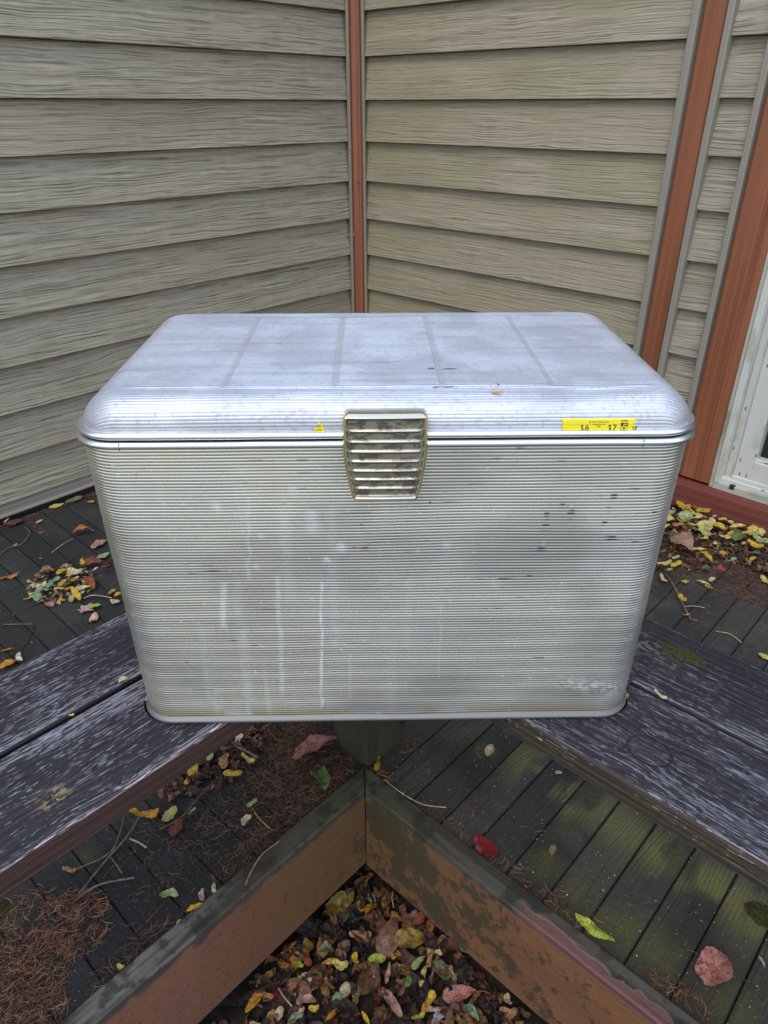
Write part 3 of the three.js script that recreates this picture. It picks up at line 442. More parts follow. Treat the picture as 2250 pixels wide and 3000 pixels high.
      c.save(); c.translate(1257, 254); c.transform(1, 0, -0.14, 1, 0, 0); c.lineWidth = 5; c.strokeRect(-56, -64, 112, 128); c.fillRect(-40, -58, 80, 10); c.fillRect(-56, -28, 112, 46); c.fillStyle = YEL; c.beginPath(); for (const [x, y] of [[-30, 10], [0, -24], [6, -8], [30, -20], [50, -14], [16, 12], [8, -4], [-16, 12]]) c.lineTo(x, y); c.fill(); c.strokeStyle = K; c.lineWidth = 4; for (const [x0, y0, x1, y1] of [[-56, -40, -20, -28], [20, -28, 56, -42], [-56, 30, -18, 18], [18, 18, 56, 32]]) { c.beginPath(); c.moveTo(x0, y0); c.lineTo(x1, y1); c.stroke(); } c.fillStyle = K; c.beginPath(); c.arc(0, 44, 16, 0, 7); c.fill(); c.restore();
    }, 'ruler_sticker', 'torn yellow ruler sticker reading 16 17 18');
    sticker(-0.0680, -0.0583, -0.0012, 0.0142, 480, 700, (c) => {
      c.translate(-620, -200); c.fillStyle = YEL; c.beginPath(); for (const [x, y] of [[838, 215], [880, 225], [905, 330], [990, 350], [1015, 400], [1050, 500], [1090, 640], [1110, 835], [630, 840], [625, 560], [720, 520], [860, 500], [840, 400], [815, 330]]) c.lineTo(x, y); c.fill();
      c.fillStyle = K; c.font = 'bold 128px sans-serif'; c.save(); c.translate(835, 470); c.scale(1.15, 1); c.fillText('in', 0, 0); c.restore(); c.font = 'bold 84px sans-serif'; c.fillText('A R', 800, 580); c.save(); c.translate(628, 664); c.scale(1.5, 1); c.font = 'bold 92px sans-serif'; c.fillText('CUGH', 0, 0); c.restore();
      c.fillRect(680, 750, 16, 90); c.fillRect(1010, 750, 16, 90);
    }, 'sticker_scrap', 'small torn scrap of yellow sticker');
  }
  { // latch
    const hw = (t) => 1.045 * (t < 0.33 ? lerp(0.0363, 0.0369, t / 0.33) : 0.0369 - 0.0075 * Math.pow((t - 0.33) / 0.67, 1.7)), Y1 = 0.3785, HH = 0.0855, nu = 90, nv = 130;
    const ribs = [0.18, 0.30, 0.412, 0.525, 0.636, 0.742, 0.848];
    const lMap = [], latchMap = tex(384, 512, true, (u, v, o) => {
      const x = u * 0.075, y = (1 - v) * 0.0885, n = fbm(x * 120, y * 220, 4, 261), f = fbm(x * 900, y * 900, 2, 262), edge = Math.min(u, 1 - u), t = 1 - v; let inside = sst(edge, 0.055, 0.085) * sst(Math.min(t, 1 - t), 0.045, 0.07);
      o[0] = 204; o[1] = 198; o[2] = 178; mixc(o, 142, 136, 120, inside * 0.8); mixc(o, 58, 54, 50, inside * sst(n, 0.44, 0.7) * 0.7); mixc(o, 216, 204, 176, inside * sst(f, 0.66, 0.85) * 0.5);
      let rust = 0; for (const [a, b, r] of [[0.35, 0.515, 0.04], [0.62, 0.515, 0.045], [0.77, 0.51, 0.03], [0.5, 0.56, 0.03], [0.93, 0.06, 0.02], [0.68, 0.625, 0.03], [0.72, 0.815, 0.04], [0.55, 0.33, 0.02], [0.4, 0.29, 0.01]]) rust = Math.max(rust, gau(Math.hypot(u - a, (t - b) * 3), r) * sst(f, 0.35, 0.6)); mixc(o, 134, 74, 30, rust);
      mixc(o, 40, 34, 28, (hsh(Math.floor(u * 140), Math.floor(v * 160), 7) > 0.99 ? 0.8 : 0) * inside); for (const r of [0.18, 0.30, 0.412, 0.525, 0.636, 0.742, 0.848]) mixc(o, 214, 210, 196, inside * gau(t - r, 0.014) * 0.75); mixc(o, 214, 188, 96, sst(edge, 0.07, 0.03) * 0.4);
      lMap.push(clamp(rust + inside * sst(n, 0.5, 0.68) * 0.5, 0, 1), clamp(0.2 + inside * 0.2 + n * 0.1 + rust * 0.4, 0, 1));
    }, THREE.ClampToEdgeWrapping);
    let k = 0; const lMR = tex(384, 512, false, (u, v, o) => { o[2] = 255 * (1 - 0.8 * lMap[k++]); o[1] = 255 * lMap[k++]; o[0] = 0; }, THREE.ClampToEdgeWrapping);
    const mLatch = new THREE.MeshStandardMaterial({ map: latchMap, roughnessMap: lMR, metalnessMap: lMR, roughness: 1, metalness: 1 });
    const rc = 0.0055;
    const face = (i, j) => {
      const e = 0.06, s0 = i / nu * (1 + 2 * e) - e, t0 = j / nv * (1 + 2 * e) - e, s = clamp(s0, 0, 1), t = clamp(t0, 0, 1); let x = (2 * s - 1) * hw(t), y = t * HH;
      const qx = hw(t) - Math.abs(x), qy = Math.min(y, HH - y); // round the corners
      if (qx < rc && qy < rc) { const m = Math.max(rc - qx, rc - qy), d = Math.hypot(rc - qx, rc - qy) || 1, g = m / d; const nx = rc - (rc - qx) * g, ny = rc - (rc - qy) * g; x = Math.sign(x) * (hw(t) - nx); y = y < HH / 2 ? ny : HH - ny; }
      const ed = Math.min(hw(t) - Math.abs(x), Math.min(y, HH - y)), skirt = Math.max(Math.abs(s0 - s), Math.abs(t0 - t)) / e;
      let z = 0.0108 + 0.0016 * gau(ed - 0.0024, 0.0018) - 0.0022 * sst(ed, 0.0036, 0.0052) - 0.0035 * sst(ed, 0.0018, 0.0);
      for (const r of ribs) { const q = t - r, w = sst(hw(t) - 0.0062 - Math.abs(x), 0, 0.0022); z += 0.0017 * w * (q < 0 ? gau(q, 0.010) : gau(q, 0.015)); }
      z += 0.0009 * (1 - (2 * s - 1) ** 2) + 0.0012 * Math.sin(t * 3.14);
      return [x, Y1 - y, lerp(z, -0.006, skirt)];
    };
    const g = gridGeo(nu + 12, nv + 12, (i, j) => face(i / (nu + 12) * nu, (nv + 12 - j) / (nv + 12) * nv), (i, j) => [clamp((i / (nu + 12) * 1.12 - 0.06), 0, 1), clamp(j / (nv + 12) * 1.12 - 0.06, 0, 1)]); g.translate(-0.0036, 0, 0.165); add('latch', g, mLatch);
  }
  { // wire ring of the side handle, lying out beyond the right end
    const pts = []; for (let i = 0; i <= 20; i++) { const a = -1.9 + i / 20 * 3.8; pts.push(new THREE.Vector3(0.2755 + 0.019 * (Math.cos(a) - Math.cos(1.9)) * 0.86, 0.0125 + 0.012 * (1 - Math.cos(a)) * 0.3, 0.108 - 0.0205 * Math.sin(a))); }
    add('handle_ring', tube(pts, 0.0014, 8, 40), std({ color: C(92, 84, 96), roughness: 0.4, metalness: 0.7 }));
  }
  cooler.rotation.y = 0.019;
}

// ---------------------------------------------------------------- fallen leaves
const veins = {}; {
  veins.map = tex(192, 192, true, (u, v, o) => {
    const x = u, y = v - 0.5, mid = gau(y, 0.012), side = sst(0.5 + 0.5 * Math.cos((x - Math.abs(y) * 0.9) * 62), 0.86, 0.98) * sst(Math.abs(y), 0.46, 0.2), n = fbm(u * 9, v * 9, 4, 301), sp = fbm(u * 34, v * 34, 3, 302), f = (rnd() - 0.5) * 10;
    const b = 214 + (n - 0.5) * 90 + f; o[0] = b; o[1] = b; o[2] = b; mixc(o, 255, 250, 225, clamp(mid + side * 0.4, 0, 1) * 0.5); mixc(o, 118, 84, 46, sst(sp, 0.56, 0.74) * 0.75); mixc(o, 140, 92, 50, sst(Math.abs(y) + (n - 0.5) * 0.2, 0.42, 0.52) * 0.5);
  }, THREE.ClampToEdgeWrapping);
  veins.bump = tex(192, 192, false, (u, v, o) => { const y = v - 0.5, b = 140 + 70 * gau(y, 0.015) + 40 * sst(0.5 + 0.5 * Math.cos((u - Math.abs(y) * 0.9) * 62), 0.8, 1) + (fbm(u * 20, v * 20, 3, 303) - 0.5) * 110; o[0] = o[1] = o[2] = b; }, THREE.ClampToEdgeWrapping);
}
// unit leaf along x, length 1, lying in y = 0
function leafGeo(kind, curl, seed) {
  const h = (k) => hsh(seed, k, 401), P = [], UV = [], I = [];
  const bend = (x, z) => {
    const r = 1 / Math.max(0.05, curl), cr = curl * (0.4 + 0.9 * h(1)), tw = (h(2) - 0.5) * curl * 1.2;
    let y = (0.06 + 0.10 * curl) * Math.abs(z) * (h(3) > 0.4 ? 1.6 : -1.0) + 0.055 * (N(x * 5 + 9, z * 7 + 9, seed) - 0.5) * (1 + curl * 2) + 0.035 * (N(x * 13 + 9, z * 15 + 9, seed + 1) - 0.5) * (0.5 + curl);
    const a = x * cr * 1.5, X = cr > 0.03 ? Math.sin(a) / (cr * 1.5) : x, Y = cr > 0.03 ? (1 - Math.cos(a)) / (cr * 1.5) : 0, sg = h(4) > 0.35 ? -1 : 1;
    y += sg * Y; if (curl > 1.1) { const b = z * curl * 2.2; return [X, y + (1 - Math.cos(b)) / (curl * 2.2), Math.sin(b) / (curl * 2.2)]; }
    return [X, y + x * z * tw * 2, z];
  };
  const put = (x, z) => { const p = bend(x, z); P.push(...p); UV.push(x + 0.5, z + 0.5); };
  if (kind === 'maple' || kind === 'frag' || kind === 'broad') {
    const nt = 50, nr = 6, n = kind === 'maple' ? 5 : 3 + Math.floor(h(5) * 3), ph = h(6) * 6;
    const tri = (q) => { const f = q - Math.floor(q); return 1 - 2 * Math.abs(f - 0.5); }, rad = (t) => { if (kind === 'broad') return 0.40 + 0.05 * tri(t * 5 / 6.2832 + 0.5) + 0.03 * tri(t * 17 / 6.2832) + 0.03 * Math.sin(t * 2 + ph); if (kind === 'maple') return (0.19 + 0.26 * Math.pow(tri(t * 5 / 6.2832 + 0.5), 1.2) + 0.035 * tri(t * 15 / 6.2832)) * (0.75 + 0.25 * Math.cos(t)) * 1.15; return 0.34 * (0.78 + 0.34 * Math.sin(t * 2 + ph) + 0.12 * Math.cos(t * 3 + ph * 2) + 0.07 * Math.sin(t * 5 + ph * 3) - 0.3 * gau(((t + ph) % 6.283) - 2, 0.35) * h(9) + 0.10 * (hsh(seed, Math.floor(t * 3.5), 5) - 0.5)); };
    put(0, 0);
    for (let r = 1; r <= nr; r++) for (let i = 0; i < nt; i++) { const t = i / nt * 2 * Math.PI, q = rad(t) * r / nr; put(q * Math.cos(t), q * Math.sin(t) * (kind === 'maple' ? 1 : 0.75)); }
    for (let i = 0; i < nt; i++) { const j = (i + 1) % nt; I.push(0, 1 + j, 1 + i); for (let r = 0; r < nr - 1; r++) { const a = 1 + r * nt + i, b = 1 + r * nt + j; I.push(a, b, b + nt, a, b + nt, a + nt); } }
  } else {
    const [wd, pw, sh] = { oval: [0.29, 0.62, 0], ovate: [0.25, 0.8, 0.16], lance: [0.13, 0.75, 0.05] }[kind], nx = 16, nz = 8;
    for (let i = 0; i <= nx; i++) { const x = -0.5 + i / nx, t = i / nx, w = wd * (0.85 + 0.3 * h(8)) * Math.pow(Math.max(0, Math.sin(Math.PI * Math.pow(t, 1 - sh * 2.2))), pw) * (1 + 0.06 * Math.sin(i * 2.1 + seed)); for (let j = 0; j <= nz; j++) put(x, w * (-1 + 2 * j / nz)); }
    for (let i = 0; i < nx; i++) for (let j = 0; j < nz; j++) { const a = i * (nz + 1) + j, b = a + nz + 1; I.push(a, a + 1, b + 1, a, b + 1, b); }
  }
  const g = new THREE.BufferGeometry(); g.setAttribute('position', new THREE.Float32BufferAttribute(P, 3)); g.setAttribute('uv', new THREE.Float32BufferAttribute(UV, 2)); g.setIndex(I); g.computeVertexNormals();
  g.computeBoundingBox(); g.translate(0, -g.boundingBox.min.y, 0); return g;
}
const crumpled = (kind, curl, seed) => { const g = leafGeo(kind, curl, seed), p = g.attributes.position; for (let i = 0; i < p.count; i++) { const x = p.getX(i), z = p.getZ(i); p.setY(i, p.getY(i) + 0.16 * Math.abs(N(x * 5 + seed, z * 6 + 4, seed + 5) - 0.5) + 0.10 * Math.abs(N(x * 11 + seed, z * 12 + 4, seed + 6) - 0.5)); p.setX(i, x + 0.08 * (N(x * 6, z * 6 + 7, seed + 9) - 0.5)); } const f = g.toNonIndexed(); f.computeVertexNormals(); return f; };
const LC = { red: [138, 16, 24], scarlet: [206, 52, 48], darkred: [104, 20, 26], pink: [186, 122, 108], pinkpale: [206, 172, 160], pinkrose: [196, 138, 138], pinktan: [182, 140, 122], brownpink: [138, 96, 76], lilac: [150, 142, 152], lime: [176, 190, 62], green: [98, 132, 58], darkgreen: [60, 72, 34], greenpale: [172, 190, 128], greygreen: [130, 136, 102], teal: [142, 174, 134], olive: [138, 134, 92], olivegold: [150, 124, 44], yellow: [216, 178, 44], yellowdeep: [206, 148, 36], yellowpale: [222, 206, 118], cream: [220, 204, 160], creampink: [222, 190, 156], white: [222, 216, 200], tan: [176, 130, 84], orange: [194, 120, 44], rust: [164, 86, 46], russet: [136, 72, 52], brown: [110, 76, 50], greybrown: [104, 92, 86] };
const leafMat = {}; const LM = (c) => (leafMat[c] ??= new THREE.MeshPhysicalMaterial({ color: C(...LC[c].map((q) => Math.min(255, q * 1.12))), map: veins.map, bumpMap: veins.bump, bumpScale: 0.0006, roughness: 0.62, transmission: 0.25, thickness: 0, side: THREE.DoubleSide }));
const leafShapes = {}; const LG = (kind, curl, k) => { const key = kind + Math.round(curl * 5) + '_' + k; return (leafShapes[key] ??= leafGeo(kind, curl, 7 + k * 13 + Math.round(curl * 5))); };
// label, x, y, z, length, turn, form, colour, curl, group
const leaves = [
  ['glossy dark red leaf lying by the right fascia board', 0.164, 0.004, -0.137, 0.046, -0.81, 'oval', 'red', 0.50],
  ['large pinkish tan leaf flat on the right deck boards', 0.457, 0.004, 0.049, 0.064, 0.49, 'broad', 'pink', 0.35],
  ['curled lime green leaf at the right fascia edge', 0.304, 0.004, -0.003, 0.062, -0.70, 'lance', 'lime', 0.80],
  ['cream oval leaf on the right deck boards near the cooler', 0.195, 0.004, -0.336, 0.031, 1.18, 'oval', 'cream', 0.20],
  ['tiny pink leaf scrap on the right deck boards by the bench', 0.312, 0.004, -0.286, 0.015, -0.70, 'frag', 'pinkpale', 0.30],
  ['olive skeleton leaf in the middle of the right deck boards', 0.271, 0.004, -0.133, 0.021, 1.08, 'oval', 'olive', 0.10],
  ['thin pale leaf scrap right of the large pinkish leaf', 0.527, 0.004, 0.040, 0.016, -1.43, 'lance', 'pinkpale', 0.60],
  ['pale crumb of leaf on the white strand behind the fascia corner', 0.033, 0.004, -0.240, 0.009, 1.40, 'frag', 'yellowpale', 0.30],
  ['cream dry leaf with a hole over the gap of the right bench planks', 0.331, 0.430, -0.036, 0.017, -0.97, 'frag', 'cream', 0.50],
  ['tan dry scrap tucked beside the right base of the cooler', 0.288, 0.430, -0.034, 0.016, 1.17, 'frag', 'tan', 0.90],
  ['cream cupped leaf over the gap of the left bench planks', -0.319, 0.430, -0.061, 0.014, 0.56, 'oval', 'cream', 1.50],
  ['small pale scrap in the gap of the left bench planks', -0.362, 0.430, -0.005, 0.007, 0.84, 'frag', 'yellowpale', 0.80],
  ['pale green leaf on the deck boards at the right edge behind the bench', 0.825, 0.004, -0.594, 0.030, -0.96, 'oval', 'yellowpale', 0.20],
  ['large pinkish brown leaf with pointed tip on pine needles left of the post', -0.126, 0.012, -0.333, 0.089, 0.34, 'ovate', 'pink', 0.40],
  ['green and yellow curled leaf on pine needles near the fascia corner', -0.115, 0.012, -0.253, 0.053, -1.06, 'oval', 'green', 1.50],
  ['cream leaf scrap just under the left bench edge', -0.272, 0.010, -0.354, 0.026, 0.48, 'frag', 'cream', 0.60],
  ['pale yellow leaf scrap beside the thick twig', -0.245, 0.012, -0.306, 0.028, -0.58, 'frag', 'yellowpale', 0.60],
  ['bright yellow leaf on brown litter beside the left bench', -0.265, 0.015, -0.271, 0.035, 0.57, 'frag', 'yellow', 0.50],
  ['narrow yellow leaf on brown litter under the left bench edge', -0.339, 0.015, -0.279, 0.027, 1.34, 'oval', 'yellow', 0.40],
  ['small green leaf on brown litter under the left bench edge', -0.315, 0.015, -0.310, 0.018, 1.14, 'oval', 'greenpale', 0.40],
  ['tiny yellow scrap on brown litter under the left bench edge', -0.345, 0.015, -0.254, 0.015, 1.34, 'frag', 'yellow', 0.40],
  ['folded golden leaf on the left deck boards', -0.394, 0.008, -0.195, 0.041, 0.21, 'frag', 'yellowdeep', 0.90],
  ['pale yellow leaf leaning on the round russet leaf', -0.357, 0.010, -0.190, 0.038, 1.52, 'oval', 'yellowpale', 0.80],
  ['round russet leaf on the left deck boards', -0.343, 0.008, -0.170, 0.035, 1.50, 'oval', 'russet', 0.30],
  ['small golden leaf beside the left bench edge', -0.424, 0.006, -0.204, 0.020, -0.36, 'oval', 'yellowdeep', 0.40],
  ['pale green leaf with a long stem on pine needles', -0.223, 0.010, -0.216, 0.024, 1.34, 'frag', 'greenpale', 0.50],
  ['cream leaf scrap in the middle of the pine needles', -0.231, 0.010, -0.183, 0.025, -1.12, 'frag', 'cream', 0.60],
  ['pale green scrap right of the round russet leaf', -0.323, 0.010, -0.200, 0.018, 0.44, 'frag', 'greenpale', 0.50],
  ['small tan curled leaf at the end of a twig', -0.489, 0.006, -0.096, 0.023, -0.33, 'frag', 'tan', 0.90],
  ['pale green leaf with a bite on the dark left deck boards', -0.325, 0.006, -0.058, 0.029, -0.48, 'frag', 'greenpale', 0.40],
  ['yellow crescent leaf against the left fascia board', -0.279, 0.006, -0.035, 0.029, 0.39, 'lance', 'yellow', 0.50],
  ['pale yellow leaf against the left fascia board', -0.299, 0.006, -0.012, 0.014, 1.64, 'oval', 'yellowpale', 0.50],
  ['pinkish leaf scrap beside the left fascia board', -0.276, 0.006, -0.056, 0.020, 1.25, 'frag', 'pinkpale', 0.70],
  ['cream leaf scrap beside the pinkish one at the left fascia', -0.259, 0.006, -0.065, 0.018, -0.92, 'frag', 'cream', 0.60],
  ['pale yellow scrap on the bottom left deck boards', -0.365, 0.006, 0.048, 0.013, 0.82, 'frag', 'yellowpale', 0.50],
  ['russet leaf scrap at the left end of the brown litter', -0.383, 0.015, -0.231, 0.021, 0.94, 'frag', 'russet', 0.60],
  ['brown leaf scrap at the left end of the brown litter', -0.358, 0.015, -0.229, 0.023, 0.22, 'frag', 'brown', 0.50],
  ['small pale green scrap above the large pinkish brown leaf', -0.128, 0.012, -0.357, 0.018, 0.23, 'frag', 'greenpale', 0.40],
  ['white crumb left of the post', -0.142, 0.012, -0.348, 0.009, 0.23, 'frag', 'white', 0.40],
  ['yellow leaf at the foot of the wooden post', -0.012, 0.006, -0.298, 0.021, 1.29, 'oval', 'yellow', 0.60],
  ['tiny golden scrap at the foot of the wooden post', -0.010, 0.006, -0.315, 0.014, 1.44, 'frag', 'yellowdeep', 0.60],
  ['tan crumpled leaf on the brown litter beside the left bench', -0.287, 0.018, -0.297, 0.036, 0.70, 'frag', 'tan', 0.80],
  ['pale yellow oval leaf on the deck against the left wall', -0.976, 0.004, -1.267, 0.042, 0.49, 'oval', 'yellowpale', 0.20],
  ['grey green oval leaf on the deck against the left wall', -0.937, 0.004, -1.304, 0.055, 0.89, 'oval', 'greygreen', 0.20],
  ['small golden leaf behind the cooler on the left deck', -0.884, 0.004, -1.293, 0.025, -0.43, 'frag', 'yellowdeep', 0.30],
  ['small pale leaf in a joint of the left deck boards', -0.990, 0.004, -1.177, 0.024, 1.14, 'oval', 'yellowpale', 0.20],
  ['brown leaf against the left wall at the left edge', -1.059, 0.006, -1.165, 0.051, 0.61, 'oval', 'brown', 0.40],
  ['cream scrap leaning on the brown leaf by the left wall', -1.078, 0.010, -1.172, 0.026, 1.60, 'frag', 'cream', 0.40],
  ['arched orange leaf with a long stem on the left rear deck', -0.839, 0.004, -1.113, 0.060, 0.37, 'lance', 'orange', 1.10],
  ['pinkish tan leaf half hidden by the left side of the cooler', -0.773, 0.004, -1.054, 0.053, 0.90, 'ovate', 'pinktan', 0.30],
  ['pale green leaf close to the left side of the cooler', -0.743, 0.006, -0.992, 0.037, 0.88, 'oval', 'greenpale', 0.40],
  ['arched orange leaf at the left edge of the left rear deck', -0.946, 0.004, -0.896, 0.051, 0.34, 'lance', 'orange', 1.00],
  ['tan rolled leaf at the left end of the leaf pile behind the left bench', -0.854, 0.012, -0.900, 0.038, 0.34, 'oval', 'tan', 1.10],
  ['rose pink leaf on the leaf pile behind the left bench', -0.817, 0.015, -0.930, 0.019, -0.00, 'oval', 'pinkrose', 0.40],
  ['golden yellow leaf in the leaf pile behind the left bench, first from the left', -0.814, 0.014, -0.904, 0.028, 1.29, 'oval', 'yellow', 0.50, 'leaf pile behind the left bench'],
  ['golden yellow leaf in the leaf pile behind the left bench, second from the left', -0.793, 0.014, -0.859, 0.031, 1.47, 'oval', 'yellow', 0.50, 'leaf pile behind the left bench'],
  ['golden yellow leaf in the leaf pile behind the left bench, third from the left', -0.776, 0.014, -0.832, 0.018, 0.68, 'oval', 'yellowdeep', 0.50, 'leaf pile behind the left bench'],
  ['golden yellow leaf in the leaf pile behind the left bench, fourth from the left', -0.770, 0.014, -0.865, 0.022, 1.61, 'frag', 'yellowdeep', 0.50, 'leaf pile behind the left bench'],
  ['cream leaf scrap in the leaf pile behind the left bench, third from the left', -0.780, 0.016, -0.898, 0.031, 1.02, 'frag', 'cream', 0.60, 'leaf pile behind the left bench'],
  ['cream leaf scrap in the leaf pile behind the left bench, fourth from the left', -0.769, 0.016, -0.873, 0.016, 0.69, 'frag', 'cream', 0.60, 'leaf pile behind the left bench'],
  ['cream leaf scrap in the leaf pile behind the left bench, first from the left', -0.792, 0.016, -0.890, 0.029, 1.85, 'frag', 'yellowpale', 0.60, 'leaf pile behind the left bench'],
  ['cream leaf scrap in the leaf pile behind the left bench, second from the left', -0.788, 0.016, -0.824, 0.021, 0.68, 'frag', 'cream', 0.60, 'leaf pile behind the left bench'],
  ['small mint green leaf in the leaf pile behind the left bench, first from the left', -0.841, 0.012, -0.827, 0.025, 1.77, 'oval', 'teal', 0.40, 'leaf pile behind the left bench'],
  ['small mint green leaf in the leaf pile behind the left bench, fifth from the left', -0.825, 0.012, -0.848, 0.025, 1.64, 'oval', 'teal', 0.40, 'leaf pile behind the left bench'],
  ['small mint green leaf in the leaf pile behind the left bench, fourth from the left', -0.826, 0.012, -0.826, 0.017, -0.26, 'oval', 'teal', 0.40, 'leaf pile behind the left bench'],
  ['small mint green leaf in the leaf pile behind the left bench, second from the left', -0.837, 0.012, -0.803, 0.024, 1.92, 'oval', 'teal', 0.40, 'leaf pile behind the left bench'],
  ['small mint green leaf in the leaf pile behind the left bench, sixth from the left', -0.817, 0.012, -0.873, 0.015, 1.03, 'oval', 'teal', 0.40, 'leaf pile behind the left bench'],
  ['small mint green leaf in the leaf pile behind the left bench, third from the left', -0.827, 0.012, -0.866, 0.012, 0.70, 'oval', 'teal', 0.40, 'leaf pile behind the left bench'],
  ['small mint green leaf in the leaf pile behind the left bench, seventh from the left', -0.733, 0.012, -0.813, 0.014, 0.67, 'oval', 'teal', 0.40, 'leaf pile behind the left bench'],
  ['long cream leaf in the leaf pile behind the left bench', -0.741, 0.012, -0.833, 0.046, 0.26, 'lance', 'creampink', 0.40],
  ['largest yellow leaf at the front of the leaf pile behind the left bench', -0.744, 0.012, -0.810, 0.053, -0.80, 'lance', 'yellow', 0.40],
  ['whitish green torn leaf at the front of the leaf pile behind the left bench', -0.754, 0.008, -0.801, 0.031, 0.99, 'frag', 'greenpale', 0.60],
  ['pointed yellow leaf left of the leaf pile behind the left bench', -0.859, 0.006, -0.807, 0.029, 0.86, 'lance', 'yellow', 0.50],
  ['russet leaf between the leaf pile and the cooler', -0.759, 0.012, -0.953, 0.053, -0.49, 'frag', 'russet', 0.70],
  ['yellow and brown leaf beside the russet leaf behind the left bench', -0.779, 0.012, -0.947, 0.030, 1.03, 'frag', 'yellow', 0.70],
  ['rust red pointed leaf in the leaf pile behind the left bench', -0.728, 0.012, -0.855, 0.053, -0.70, 'ovate', 'rust', 0.50],
  ['whitish leaf with dark underside between the pile and the cooler', -0.739, 0.014, -0.910, 0.031, 0.52, 'frag', 'white', 0.60],
  ['lilac pink narrow leaf in front of the leaf pile', -0.801, 0.004, -0.783, 0.030, -0.60, 'oval', 'pinkrose', 0.30],
  ['pale pink star shaped leaf behind the left bench', -0.713, 0.004, -0.765, 0.046, -0.26, 'maple', 'pinkpale', 0.20],
  ['yellow and green leaf beside the pale pink star shaped leaf', -0.687, 0.008, -0.771, 0.027, 0.38, 'oval', 'lime', 0.50],
  ['cream round leaf touching the left side of the cooler', -0.645, 0.008, -0.789, 0.025, -0.26, 'oval', 'cream', 0.50],
  ['yellow leaf on the twig beside the cooler', -0.647, 0.008, -0.817, 0.019, 0.81, 'oval', 'yellow', 0.50],
  ['olive yellow scrap on the twig beside the cooler', -0.667, 0.008, -0.828, 0.025, -0.98, 'frag', 'yellowdeep', 0.50],
  ['cream and brown cupped leaf just behind the left bench', -0.674, 0.006, -0.725, 0.031, 1.56, 'oval', 'creampink', 0.70],
  ['orange narrow leaf by the left edge behind the bench', -0.828, 0.004, -0.618, 0.028, 0.46, 'lance', 'orange', 0.80],
  ['whitish scrap behind the left bench at the left edge', -0.787, 0.008, -0.588, 0.031, -0.68, 'frag', 'white', 0.50],
  ['golden leaf behind the left bench at the left edge', -0.800, 0.006, -0.568, 0.036, 0.78, 'oval', 'yellowdeep', 0.60],
  ['tiny lime scrap on a twig on the left rear deck', -1.002, 0.004, -1.050, 0.015, 0.78, 'frag', 'lime', 0.50],
  ['pink crumb in a joint of the left rear deck', -0.960, 0.004, -1.115, 0.012, -0.00, 'frag', 'pinkpale', 0.50],
  ['tan crumb in a joint left of the leaf pile', -0.905, 0.004, -0.983, 0.011, -0.00, 'frag', 'tan', 0.50],
  ['deep red leaf in the litter at the left inside the fascia corner', -0.190, -0.278, -0.055, 0.037, 1.12, 'maple', 'darkred', 0.40],
  ['golden leaf lying against the deep red leaf', -0.217, -0.278, -0.051, 0.050, 1.13, 'lance', 'yellowdeep', 0.60],
  ['pale pink pointed leaf right of the deep red leaf', -0.140, -0.278, -0.055, 0.042, -0.62, 'maple', 'pinkpale', 0.30],
  ['grey green rolled leaf in the litter under the fascia corner', -0.104, -0.278, -0.127, 0.025, 0.09, 'oval', 'greygreen', 1.40],
  ['yellow folded leaf in the centre of the litter', -0.052, -0.278, -0.115, 0.020, -0.17, 'frag', 'yellow', 0.60],
  ['lime yellow leaf in the centre of the litter', -0.012, -0.278, -0.115, 0.026, 0.17, 'oval', 'lime', 0.50],
  ['pale green leaf hanging below the lime yellow leaf', -0.019, -0.278, -0.096, 0.023, 1.40, 'oval', 'greenpale', 0.70],
  ['large brown pointed leaf standing in the centre of the litter', 0.008, -0.278, -0.154, 0.060, 1.13, 'ovate', 'brownpink', 0.60],
  ['spotted olive gold leaf right of the large brown leaf', 0.050, -0.278, -0.147, 0.056, 0.20, 'ovate', 'olivegold', 0.50],
  ['orange leaf against the right fascia board', 0.085, -0.278, -0.174, 0.023, 1.34, 'oval', 'orange', 0.50],
  ['dusky brown leaf under the right fascia board', 0.049, -0.278, -0.193, 0.031, 0.18, 'frag', 'brownpink', 0.50],
  ['rust orange leaf beside the dusky brown leaf', 0.069, -0.278, -0.189, 0.023, 1.19, 'oval', 'rust', 0.50],
  ['grey green pointed leaf on the right of the litter', 0.109, -0.278, -0.088, 0.045, -0.89, 'ovate', 'greygreen', 0.20],
  ['pink and orange folded leaf on the right of the litter', 0.129, -0.278, -0.059, 0.048, 0.16, 'ovate', 'pink', 0.50],
  ['yellow twin lobed leaf on the right of the litter', 0.078, -0.278, -0.049, 0.027, 1.15, 'frag', 'yellow', 0.60],
  ['golden leaf below the yellow twin lobed leaf', 0.069, -0.278, -0.036, 0.018, 0.97, 'oval', 'yellowdeep', 0.50],
  ['bright green leaf right of centre in the litter', 0.043, -0.278, -0.080, 0.019, 1.00, 'oval', 'green', 0.50],
  ['mint and cream pointed leaf right of centre in the litter', 0.062, -0.278, -0.109, 0.026, 0.66, 'ovate', 'greenpale', 0.50],
  ['lime triangular leaf on the left of the litter', -0.153, -0.278, -0.106, 0.020, -0.48, 'frag', 'lime', 0.40],
  ['rust brown curled leaf beside the lime triangular leaf', -0.136, -0.278, -0.113, 0.025, 1.10, 'frag', 'rust', 0.80],
  ['pale yellow ragged leaf left of centre in the litter', -0.078, -0.278, -0.104, 0.028, 1.07, 'frag', 'yellowpale', 0.50],
  ['large taupe leaf in the centre of the litter', -0.032, -0.278, -0.079, 0.045, 1.41, 'ovate', 'brown', 0.60],
  ['cream leaf at the front centre of the litter', -0.067, -0.278, -0.064, 0.024, 1.43, 'oval', 'cream', 0.50],
  ['mint green oval leaf at the front of the litter', -0.080, -0.278, -0.050, 0.020, 1.05, 'oval', 'teal', 0.40],
